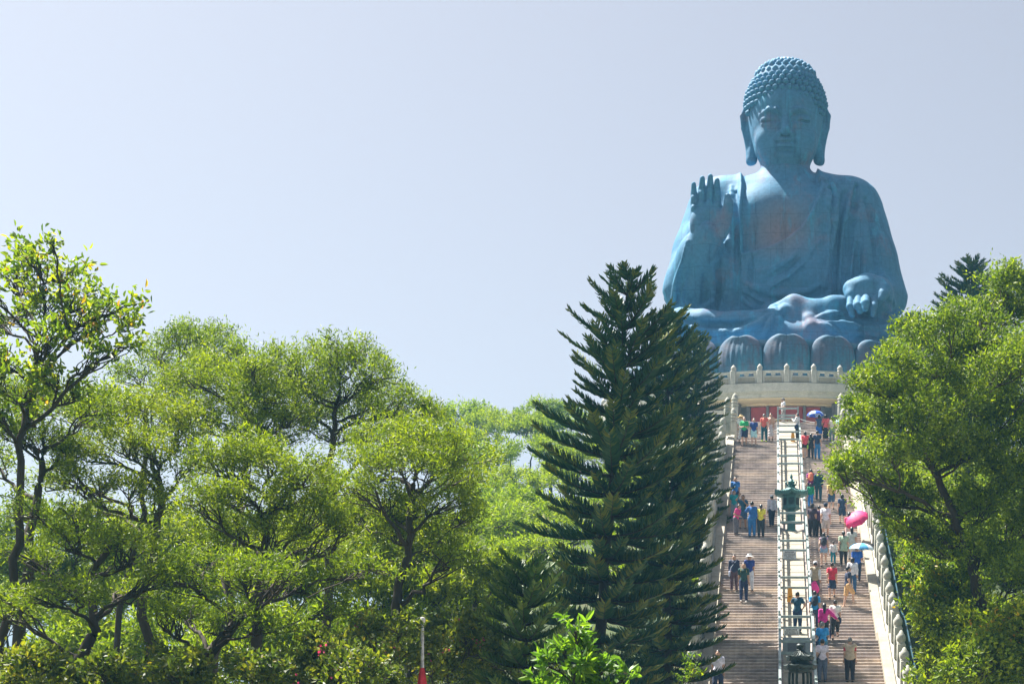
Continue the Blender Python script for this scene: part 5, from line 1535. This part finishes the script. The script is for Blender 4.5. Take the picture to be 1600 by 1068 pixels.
PEOPLE = {}
def person(px, row, face, top, bot, pose, label, H=1.68, Y=None, sleeve='short', low='trousers', hair='short', skin=0, shoe=None, hat=None, extra=(), fat=1.0, group='visitors on the stairs', z=None, long_top=0):
    """face: heading in degrees, 0 looks at the camera, 180 climbs away"""
    if Y is None: Y = y_from_row(row)+.12
    zz = stair_z(Y) if z is None else z
    x = (px-PX0)*Y/F_PX
    R = empty('person', (x, Y, zz+.002), math.radians(face), label, 'person', group)
    J, s = joints(pose, H); c = fat
    h = .034*s
    v = lambda k: tuple(J[k])
    torso = [('e', tuple(J['hip']+Vector((0,.005,.03*s))), (.165*s*c,.120*s*c,.14*s)), ('c', v('hip'), v('chest'), .125*s*c, .130*s*c),
             ('e', tuple(J['chest']), (.175*s*c,.115*s*c,.16*s)), ('c', v('sl'), v('sr'), .068*s, .068*s)]
    armu = lambda k, a=1.0: [('c', v('s'+k), tuple(J['s'+k].lerp(J['e'+k], a)), .058*s, .052*s)]
    arml = lambda k: [('c', v('e'+k), v('w'+k), .043*s, .030*s)]
    thigh = lambda k: [('c', v('h'+k), v('k'+k), .092*s*c, .062*s*c)]
    calf = lambda k: [('c', v('k'+k), v('a'+k), .060*s*c, .042*s)]
    foot = lambda k: [('c', tuple(J['a'+k]+Vector((0,.03*s,-.045*s))), tuple(J['a'+k]+Vector((0,-.15*s,-.06*s))), .040*s, .032*s)]
    hd = J['head']
    face_p = [('e', tuple(hd), (.078*s,.098*s,.118*s)), ('e', tuple(hd+Vector((0,-.035*s,-.06*s))), (.055*s,.055*s,.06*s)),
              ('c', tuple(hd+Vector((0,-.098*s,.012*s))), tuple(hd+Vector((0,-.116*s,-.022*s))), .010*s, .016*s),
              ('c', v('neck'), tuple(hd+Vector((0,.01,-.05*s))), .055*s, .052*s)]
    for sx in (-1,1): face_p.append(('e', tuple(hd+Vector((sx*.080*s,.005*s,-.005*s))), (.016*s,.025*s,.034*s)))
    lo, hi = (-.75*s,-.60*s,-.03), (.75*s,.55*s,1.95*s)
    allp = torso+face_p
    for k in 'lr': allp += armu(k)+arml(k)+thigh(k)+calf(k)+foot(k)
    V, Q = solve(allp, lo, hi, h, None, .045*s)
    # append hands to the same mesh
    VV = [V]; QQ = [Q]; off = len(V)
    mbh = MB()
    for k, sx in (('l',-1),('r',1)):
        hm = finger_hand(J['w'+k], J['w'+k]-J['e'+k], -sx, s); b = len(mbh.v); mbh.v += hm.v; mbh.f += [tuple(i+b for i in f) for f in hm.f]
    q4 = [f for f in mbh.f if len(f) == 4]
    VV.append(np.array(mbh.v)); QQ.append(np.array(q4)+off)
    mesh_np('body', np.concatenate(VV), np.concatenate(QQ), SKINS[skin], R)
    infl = lambda P, d: [('c', p[1], p[2], p[3]+d, p[4]+d) if p[0] == 'c' else ('e', p[1], tuple(r+d for r in p[2])) for p in P]
    # top
    tp = infl(torso, .014*s)
    for k in 'lr':
        if sleeve == 'short': tp += infl(armu(k, .62), .016*s)
        elif sleeve == 'long': tp += infl(armu(k)+arml(k), .020*s)
    zw = (.86-long_top)*s
    if long_top: tp += [('c', tuple(J['hip']+Vector((0,0,.05*s))), tuple(J['hip']+Vector((0,0,-long_top*s))), .165*s*c, .19*s*c)]
    nk = J['neck'].z-.005*s
    if top is not None:
        V, Q = solve(tp, lo, hi, h, lambda x,y,z: np.maximum(zw-z+0*x, np.where((np.abs(x) < .075*s)&(np.abs(y-J['neck'].y) < .075*s), z-nk, z-(nk+.5))+0*y), .04*s)
        mesh_np('shirt', V, Q, cloth(top), R)
    # bottom
    bt = infl([('e', tuple(J['hip']), (.160*s*c,.120*s*c,.12*s))], .016*s); zc = .12*s
    if low in ('trousers','jeans'):
        for k in 'lr': bt += infl(thigh(k)+calf(k), .022*s)
        zc = .075*s
    elif low in ('shorts','capri'):
        for k in 'lr': bt += infl(thigh(k), .030*s)+(infl([('c', v('k'+k), tuple(J['k'+k].lerp(J['a'+k], .55)), .062*s, .055*s)], .018*s) if low == 'capri' else [])
        zc = (.50 if low == 'shorts' else .2)*s
    elif low == 'hotpants':
        for k in 'lr': bt += infl([('c', v('h'+k), tuple(J['h'+k].lerp(J['k'+k], .35)), .095*s, .09*s)], .02*s)
        zc = .70*s
    else:                                                     # skirt / dress
        zc = (.50 if low == 'skirt' else .22)*s
        n_ = J['hip']
        for t_ in np.linspace(0,1,5): bt.append(('e', tuple(n_+Vector((0,-.02*t_,-(n_.z-zc)*t_))), (.17*s*c+.05*t_*s,.13*s*c+.07*t_*s,.11*s)))
    ztop = 1.02*s
    V, Q = solve(bt, lo, hi, h, lambda x,y,z: np.maximum(zc-z, z-ztop)+0*x+0*y, .03*s)
    mesh_np('skirt' if low in ('skirt','dress') else ('shorts' if low in ('shorts','hotpants') else 'trousers'), V, Q, cloth(bot), R)
    # shoes
    sm_ = SOLE if shoe is None else cloth(shoe)
    for k in 'lr':
        V, Q = solve(infl(foot(k), .012*s), tuple(np.array(J['a'+k])-.26*s), tuple(np.array(J['a'+k])+.22*s), .022*s, lambda x,y,z: (J['a'+k].z-.075*s)-z+0*x+0*y, .02)
        mesh_np('shoe', V, Q, sm_, R)
    # hair
    if hair:
        hm = {'blond':BLOND, 'grey':GREYH}.get(hair, HAIR)
        hp = [('e', tuple(hd+Vector((0,.016*s,.014*s))), (.088*s,.104*s,.120*s))]
        if hair in ('long','blond'): hp += [('c', tuple(hd+Vector((0,.06*s,0))), tuple(hd+Vector((0,.10*s,-.30*s))), .080*s, .065*s)]
        if hair == 'tail': hp += [('c', tuple(hd+Vector((0,.10*s,.03*s))), tuple(hd+Vector((0,.135*s,-.26*s))), .036*s, .028*s)]
        if hair == 'bun': hp += [('e', tuple(hd+Vector((0,.115*s,.05*s))), (.05*s,.045*s,.05*s))]
        if hair == 'bob': hp += [('e', tuple(hd+Vector((0,.03*s,-.04*s))), (.098*s,.092*s,.12*s))]
        V, Q = solve(hp, tuple(np.array(hd)-.5*s), tuple(np.array(hd)+.32*s), .018*s,
                     lambda x,y,z: np.where(y < hd.y-.035*s, (hd.z+.055*s)-z, (hd.z-(.40 if hair in ('long','blond','tail') else .12 if hair == 'bob' else .06)*s)-z)+0*x, .03*s)
        mesh_np('hair', V, Q, hm, R)
    mb = MB()
    for sx in (-1,1): mb.lathe([(.002,-.006),(.009,-.003),(.009,.003),(.002,.006)], 6, tuple(hd+Vector((sx*.031*s,-.094*s,.018*s))))
    mb.build('eyes', EYE, R, True)
    if hat:
        kind, colr = hat; mb = MB()
        if kind == 'cap':
            mb.lathe([(.100*s,.035*s),(.104*s,.06*s),(.095*s,.105*s),(.06*s,.14*s),(.01*s,.152*s)], 16, tuple(hd+Vector((0,.01*s,.0))))
            a = [(math.sin(q)*.085*s, -math.cos(q)*.185*s if abs(q) < 1.3 else -.07*s, .04*s-.01*s*abs(math.cos(q))) for q in np.linspace(-1.45,1.45,9)]
            top_ = [tuple(Vector(p)+hd+Vector((0,0,.008))) for p in a]; bo = [tuple(Vector(p)+hd) for p in a]
            mb.add(top_+bo, [tuple(range(9)), tuple(range(17,8,-1))]+[(i,i+9,i+10,i+1) for i in range(8)])
        else:
            mb.lathe([(.105*s,.045*s),(.21*s if kind == 'sun' else .24*s,.01*s),(.215*s if kind == 'sun' else .245*s,.018*s),(.112*s,.062*s),(.105*s,.12*s),(.085*s,.155*s),(.02*s,.165*s)], 20, tuple(hd))
        mb.build('hat', cloth(colr), R, True)
    for e in extra:
        if e[0] == 'backpack':
            mb = MB(); p = J['chest']
            G = Field((-.25*s,.02*s,.9*s), (.25*s,.42*s,1.6*s), .025*s, .5); G.ell((0,p.y+.20*s,p.z-.02*s), (.155*s,.11*s,.24*s), .05); G.ell((0,p.y+.27*s,p.z-.10*s), (.12*s,.07*s,.12*s), .05)
            V, Q = G.nets(); mesh_np('backpack', V, Q, cloth(e[1]), R)
            for sx in (-1,1):
                MB().tube([p+Vector((sx*.10*s,.13*s,.14*s)), p+Vector((sx*.11*s,.0,.205*s)), p+Vector((sx*.12*s,-.125*s,.06*s)), p+Vector((sx*.14*s,-.02*s,-.14*s)), p+Vector((sx*.12*s,.12*s,-.16*s))], .018*s, 6).build('strap', cloth(e[1]), R, True)
        elif e[0] == 'sling':
            p = J['chest']; sx = e[2]
            MB().tube([p+Vector((-sx*.11*s,.0,.20*s)), p+Vector((0,.135*s,.04*s)), p+Vector((sx*.16*s,.11*s,-.26*s)), p+Vector((sx*.20*s,.02*s,-.34*s)), p+Vector((sx*.12*s,-.14*s,-.15*s)), p+Vector((-sx*.08*s,-.125*s,.10*s)), p+Vector((-sx*.11*s,.0,.20*s))], .014*s, 6).build('bag_strap', cloth(e[1]), R, True)
            MB().bbox(sx*.21*s-.05*s, sx*.21*s+.05*s, -.13*s, .13*s, .70*s, .94*s, .03*s).build('shoulder_bag', cloth(e[1]), R)
        elif e[0] == 'vest':
            V, Q = solve(infl(torso, .034*s), lo, hi, h, lambda x,y,z: np.maximum(.84*s-z, np.where((np.abs(x) < .09*s), z-(nk-.02*s), z-(nk+.5)))+0*y+np.where(np.abs(x) > .205*s, .1, -.5)*0, .04*s)
            mesh_np('vest', V, Q, cloth(e[1]), R)
        elif e[0] == 'glasses':
            mb = MB(); 
            for sx in (-1,1): mb.lathe([(.003,-.016*s),(.024*s,-.01*s),(.024*s,.01*s),(.003,.016*s)], 8, tuple(hd+Vector((sx*.033*s,-.10*s,.018*s))))
            mb.build('sunglasses', EYE, R, True)
    R['_hand_l'] = [float(q) for q in (R.matrix_basis @ J['wl'])]; R['_hand_r'] = [float(q) for q in (R.matrix_basis @ J['wr'])]
    return R, J

def umbrella(hand, tip_dir, length, radius, col1, col2, label, ribs=8, depth=.30):
    """open umbrella: panelled canopy with scalloped edge, shaft, ribs, handle; hand = grip point"""
    d = Vector(tip_dir).normalized(); base = Vector(hand)
    U = empty('umbrella', tuple(base), 0, label, 'umbrella', 'open umbrellas'); U.rotation_mode = 'QUATERNION'; U.rotation_quaternion = d.to_track_quat('Z', 'Y')
    MB().tube([(0,0,-.12),(0,0,length+.08)], .008, 6).build('shaft', SOLE, U, True)
    MB().tube([(0,0,-.18),(0,0,-.10)], .016, 6).build('handle', SOLE, U, True)
    n = ribs
    for k in range(n):
        V = []; m = 7; K = 7
        for j in range(K+1):
            t = j/K
            for i in range(m):
                q = 6.2832*(k+i/(m-1))/n; sag = 1-.055*math.sin(math.pi*i/(m-1))*t
                r = radius*math.sin(t*1.35)/math.sin(1.35)*sag
                V.append((r*math.cos(q), r*math.sin(q), length-depth*(1-math.cos(t*1.35))/(1-math.cos(1.35))*(1-.06*math.sin(math.pi*i/(m-1))*t)))
        o = len(V); V += [(p[0]*.995, p[1]*.995, p[2]-.004) for p in V]
        Fs = [(j*m+i, j*m+i+1, (j+1)*m+i+1, (j+1)*m+i) for j in range(K) for i in range(m-1)]
        Fs += [(o+(j+1)*m+i, o+(j+1)*m+i+1, o+j*m+i+1, o+j*m+i) for j in range(K) for i in range(m-1)]
        Fs += [(K*m+i, K*m+i+1, o+K*m+i+1, o+K*m+i) for i in range(m-1)]
        mb = MB(); mb.add(V, Fs); mb.build('canopy_panel', cloth(col1 if k % 2 == 0 else col2, .6), U, True)
        q = 6.2832*k/n
        MB().tube([(.02*math.cos(q),.02*math.sin(q),length*.55),(radius*.5*math.cos(q),radius*.5*math.sin(q),length-depth*.36)], .005, 4).build('rib', SOLE, U, True)
    return U

W_=(.72,.72,.74); NAVY=(.018,.035,.085); BLACK=(.018,.022,.028); TEAL=(.015,.085,.11); BLUE=(.02,.13,.48); CORAL=(.72,.14,.10); RED=(.55,.03,.05); KHAKI=(.36,.29,.20); DENIM=(.03,.12,.26)
S0 = dict(leg='stand'); C1 = dict(leg='climb', lead=1, lean=.06, arm=('down','swing')); C2 = dict(leg='climb', lead=-1, lean=.06, arm=('swing','down')); WK = dict(leg='walk', lead=1, arm=('swing','down')); WK2 = dict(leg='walk', lead=-1, arm=('down','swing'))
P_ = person
# --- top landing
P_(1163,698,0,(.02,.42,.14),NAVY,dict(leg='walk',arm=('front','front')),'man in bright green polo and navy shorts with folded arms near the top left', 1.78, low='shorts', skin=2, fat=1.12, hair='grey')
P_(1158,692,0,W_,W_,S0,'person in wide straw hat half hidden behind the man in the green polo', 1.72, hat=('straw',(.70,.52,.26)), low='dress', skin=2)
P_(1178,697,0,(.02,.06,.26),(.40,.66,.70),WK,'man in navy tee and pale aqua shorts descending near the top left', 1.70, low='shorts', skin=2, hair='grey', shoe=(.6,.55,.5))
P_(1194,690,170,CORAL,TEAL,WK,'man in coral tee and dark jeans with neon shoes on the top landing', 1.72, hair='grey', skin=2, shoe=(.55,.75,.04))
P_(1204.5,689,-15,None,(.62,.58,.60),dict(leg='stand',arm=('hold','down')),'woman in long pale sleeveless dress on the top landing', 1.68, low='dress', hair='bun', skin=2, extra=())
P_(1224,663,-70,W_,(.34,.30,.28),dict(leg='stand',arm=('front','front')),'man in white shirt standing before the red doors behind the barrier frame', 1.75, Y=PLAT_Y+.5, z=PLAT_Z, hat=('cap',(.2,.2,.2)))
P_(1246,688,-110,W_,BLACK,dict(leg='stand',arm=('phone','phone')),'person in white shirt raising a camera beside the ramp fence', 1.66, sleeve='long', extra=(('sling',NAVY,1),))
A_, J = P_(1280,691,185,(.06,.10,.18),BLUE,dict(leg='stand',arm=('down','hold')),'person in grey-blue top under the blue umbrella on the top landing', 1.66, sleeve='none', low='shorts', hair='bob')
umbrella(A_['_hand_r'], (-.05,.0,1), .74, .55, (.02,.10,.62), (.35,.50,.85), 'blue umbrella with paler panels on the top landing')
P_(1290,690,180,(.70,.13,.14),BLACK,S0,'woman in coral top and long black skirt on the top landing', 1.68, low='dress', hair='bob', extra=(('sling',BLACK,1),))
P_(1300,690,180,(.66,.62,.56),(.14,.22,.24),S0,'person in pale top and grey trousers beside the right newel post', 1.55)
A_, J = P_(1316,690,150,(.30,.08,.20),BLACK,dict(leg='stand',arm=('down','hold')),'person in plum top under the pale blue umbrella beyond the right newel post', 1.64, Y=LAND_Y+2.2, z=LAND_Z)
umbrella(A_['_hand_r'], (.25,0,1), .66, .55, (.30,.58,.75), (.36,.64,.80), 'pale blue umbrella at the right end of the landing')
# --- upper flight, right lane
P_(1258,719,180,(.72,.08,.10),BLACK,C1,'woman in red top and black shorts climbing near the top right', 1.68, low='hotpants', hair='bob', skin=2)
P_(1267,717,180,BLACK,BLACK,C2,'dark-haired child between the woman in red and the man in jeans', 1.56, hair='long', extra=(('sling',(.35,.62,.06),1),))
P_(1277,718,180,(.02,.04,.09),(.02,.15,.36),WK,'man in navy tee and blue jeans climbing near the top right', 1.72)
P_(1267,781,180,(.28,.03,.20),NAVY,C1,'person in purple top carrying a coral backpack', 1.70, hair='bob', extra=(('backpack',(.85,.22,.12)),))
P_(1279,786,175,(.01,.06,.085),(.015,.07,.10),C2,'man in dark teal jacket climbing beside the lantern', 1.76, sleeve='long', hair='short', extra=())
P_(1266.5,793,180,(.01,.27,.13),(.02,.18,.50),C1,'child in green jacket and blue trousers right of the lantern roof', 1.32, sleeve='long', hair='bob')
P_(1299,799,180,(.66,.48,.16),(.03,.08,.16),C1,'person in yellow top and dark denim shorts half behind the overhanging leaves', 1.66, low='shorts', hair='blond', skin=2)
P_(1316,822,180,(.03,.06,.12),(.02,.05,.10),C2,'person in dark clothes and bare legs under the overhanging leaves', 1.62, low='shorts', hair='bob', skin=2)
P_(1269,841,165,(.045,.03,.05),BLACK,S0,'woman in dark brown tee and black trousers right of the lantern stem', 1.66, hair='bob', hat=('cap',BLACK), fat=1.1)
P_(1280,841,180,(.07,.035,.08),BLACK,S0,'person in dark plum top behind the man in plaid shorts', 1.58, hair='short')
P_(1290,844,180,(.70,.69,.74),(.42,.38,.36),C1,'man in white tee and plaid shorts with a navy cap', 1.80, low='shorts', skin=2, hat=('cap',NAVY), fat=1.1, shoe=(.05,.12,.2))
A_, J = P_(1327,853,170,(.70,.10,.20),(.60,.42,.40),dict(leg='climb',arm=('hold','down')),'person in pink top holding the big pink umbrella', 1.66, hair='long', low='shorts')
umbrella(Vector(A_['_hand_l'])+Vector((.18,-.25,-.02)), (-.30,-.55,.55), .42, .60, (.72,.03,.18), (.66,.03,.16), 'large hot pink umbrella tilted towards the viewer')
# --- middle, right lane
P_(1318,886,180,(.33,.42,.30),BLACK,C1,'woman in green patterned blouse with a long ponytail', 1.70, hair='tail', fat=1.1, long_top=.12, extra=(('sling',BLACK,1),))
P_(1331,880,180,(.48,.50,.47),(.40,.40,.40),C2,'woman in pale grey blouse with long dark hair by the pink umbrella', 1.68, hair='long')
P_(1287,886,180,(.42,.28,.40),(.20,.34,.50),C1,'woman in lilac vest and denim shorts with a black backpack', 1.62, sleeve='none', low='hotpants', hair='bob', skin=2, extra=(('backpack',(.03,.035,.05)),))
P_(1302,884,180,W_,(.01,.22,.30),C2,'child in white shirt and teal trousers holding a hand', 1.10, sleeve='long')
A_, J = P_(1339,912,180,(.02,.12,.50),NAVY,dict(leg='climb',arm=('hold','down')),'man in bright blue shirt under the white and blue umbrella', 1.74, extra=(('sling',(.05,.07,.10),1),), fat=1.1)
umbrella(A_['_hand_l'], (.06,-.1,1), .62, .60, (.62,.72,.80), (.08,.36,.66), 'white and blue umbrella by the right balustrade')
P_(1332,929,178,(.72,.72,.76),(.03,.10,.22),C2,'woman in white blouse and jeans with a dark shoulder bag', 1.66, hair='bob', sleeve='long', extra=(('sling',BLACK,1),))
A_, J = P_(1274,938,180,W_,(.10,.09,.11),WK,'man in white cap and khaki waistcoat carrying a pink bag', 1.70, hat=('cap',(.75,.75,.80)), sleeve='long', extra=(('vest',KHAKI),))
P_(1300,939,180,(.60,.035,.07),NAVY,C1,'woman in red tee and short black skirt climbing mid stairs', 1.66, low='skirt', hair='bun', skin=2)
P_(1325,952,105,(.018,.03,.075),(.58,.36,.16),dict(leg='climb',lead=1,arm=('down','down')),'man in navy tee, tan shorts and sunglasses turning his head', 1.82, low='shorts', skin=2, extra=(('glasses',),), shoe=(.40,.30,.22))
# pink bag beside the waistcoat man
hb = Vector(A_['_hand_r']); PBG = empty('shopping_bag', tuple(hb+Vector((.16,-.1,-.05))), 0, 'bright pink cloth bag hanging beside the man in the waistcoat', 'bag')
G = Field((-.3,-.2,-.62), (.32,.2,.12), .03, .5); G.ell((.0,0,-.12), (.13,.09,.16), .08); G.ell((.05,0,-.36), (.19,.10,.20), .12); V, Q = G.nets(); mesh_np('sack', V, Q, cloth((.85,.06,.34)), PBG)
MB().tube([(-.08,0,.0),(-.05,0,.1),(.03,0,.1),(.06,0,.0)], .014, 6).build('handle', cloth((.85,.06,.34)), PBG, True)
# --- lower right lane
P_(1273,985,180,(.03,.30,.66),NAVY,C1,'person in sky blue shirt with a black backpack', 1.68, hair='short', extra=(('backpack',(.015,.03,.05)),))
P_(1288,1004,180,(.60,.02,.27),BLACK,dict(leg='climb',arm=('out','down')),'woman in magenta jacket with long brown hair', 1.64, sleeve='long', hair='long')
A_, J = P_(1305,1001,180,(.70,.70,.66),BLACK,dict(leg='climb',lead=1,arm=('down','down'),lean=.06),'woman in white tee and black cropped trousers walking with a furled umbrella', 1.66, hair='bun', low='capri', fat=1.1, extra=(('sling',NAVY,-1),))
FU = empty('furled_umbrella', tuple(Vector(A_['_hand_r'])+Vector((.02,0,-.08))), 0, 'furled dark blue umbrella used as a walking stick', 'umbrella')
MB().lathe([(.008,-.80),(.012,-.70),(.035,-.55),(.040,-.25),(.02,-.10),(.01,-.05)], 8).build('furled_canopy', cloth((.02,.03,.12)), FU, True)
MB().tube([(0,0,-.06),(0,0,.02),(.03,0,.06),(.06,0,.03)], .014, 6).build('crook', SOLE, FU, True)
P_(1246,1000,165,(.012,.07,.12),(.012,.035,.09),dict(leg='stand',arm=('hip','face')),'man in dark teal tee on the ramp with a hand to his face', 1.74, Y=67.6, z=stair_slope_z(67.6)+.22)
P_(1285,1040,180,(.03,.28,.66),(.05,.18,.30),dict(leg='climb',arm=('hold','hold')),'man in bright blue tee with a dark diagonal strap', 1.74, fat=1.1, hair='grey', extra=(('sling',NAVY,1),))
P_(1285,1068,180,(.64,.60,.72),(.10,.13,.20),S0,'man in lilac-white tee and grey jeans with a black shoulder bag', 1.68, extra=(('sling',BLACK,1),), fat=1.05)
P_(1328,1069,180,(.45,.03,.06),(.018,.022,.035),S0,'grey-haired man in beige waistcoat over red sleeves at the bottom right', 1.74, hair='grey', fat=1.1, extra=(('vest',(.46,.38,.28)),))
# --- left lane
P_(1122,1090,-5,(.62,.62,.72),NAVY,WK,'man in pale short-sleeved shirt descending at the bottom left of the stairs', 1.76, fat=1.1)
P_(1149,797,0,(.03,.18,.52),NAVY,WK,'man in blue football shirt at the left edge of the stairs', 1.74, low='shorts')
P_(1147,816,0,(.02,.32,.34),(.3,.35,.4),WK2,'woman in turquoise top at the left edge below the football shirt', 1.62, hair='long')
P_(1161,828,-10,(.015,.10,.16),(.05,.12,.22),dict(leg='walk',arm=('up','phone')),'man in dark teal tee and denim shorts lifting his arms', 1.76, low='shorts', skin=1)
P_(1175,841,170,(.02,.12,.36),(.02,.14,.36),dict(leg='stand',arm=('down','face')),'man all in blue standing on the left lane', 1.78, sleeve='long')
P_(1189,841,175,(.66,.60,.06),(.015,.03,.045),S0,'woman in yellow tee and black trousers on the left lane', 1.64, hair='tail', fat=1.05)
P_(1206,824,200,(.68,.66,.74),(.02,.03,.06),WK,'person in white shirt and white cap beside the ramp fence', 1.66, sleeve='long', hat=('cap',(.78,.78,.80)))
P_(1150,838,60,(.60,.05,.22),(.12,.12,.14),dict(leg='stand',arm=('front','front'),lean=.3),'person in pink top bending at the left edge of the stairs', 1.55, hair='long')
P_(1171,926,5,(.02,.05,.26),(.62,.64,.70),WK2,'person in navy tee with a wide white sun hat', 1.68, hat=('sun',(.72,.72,.70)))
P_(1162,942,0,(.02,.07,.07),(.016,.03,.085),WK,'man in dark green tee and navy trousers descending by the pine', 1.76, shoe=(.5,.5,.5), extra=(('backpack',(.30,.28,.10)),))
P_(1147,925,0,(.03,.04,.09),(.10,.06,.08),WK,'person in navy jacket holding a pale bag beside the pine', 1.68, sleeve='long', extra=(('sling',(.55,.60,.75),-1),))
for o in list(bpy.data.objects):
    for k in ('_hand_l','_hand_r'):
        if k in o: del o[k]
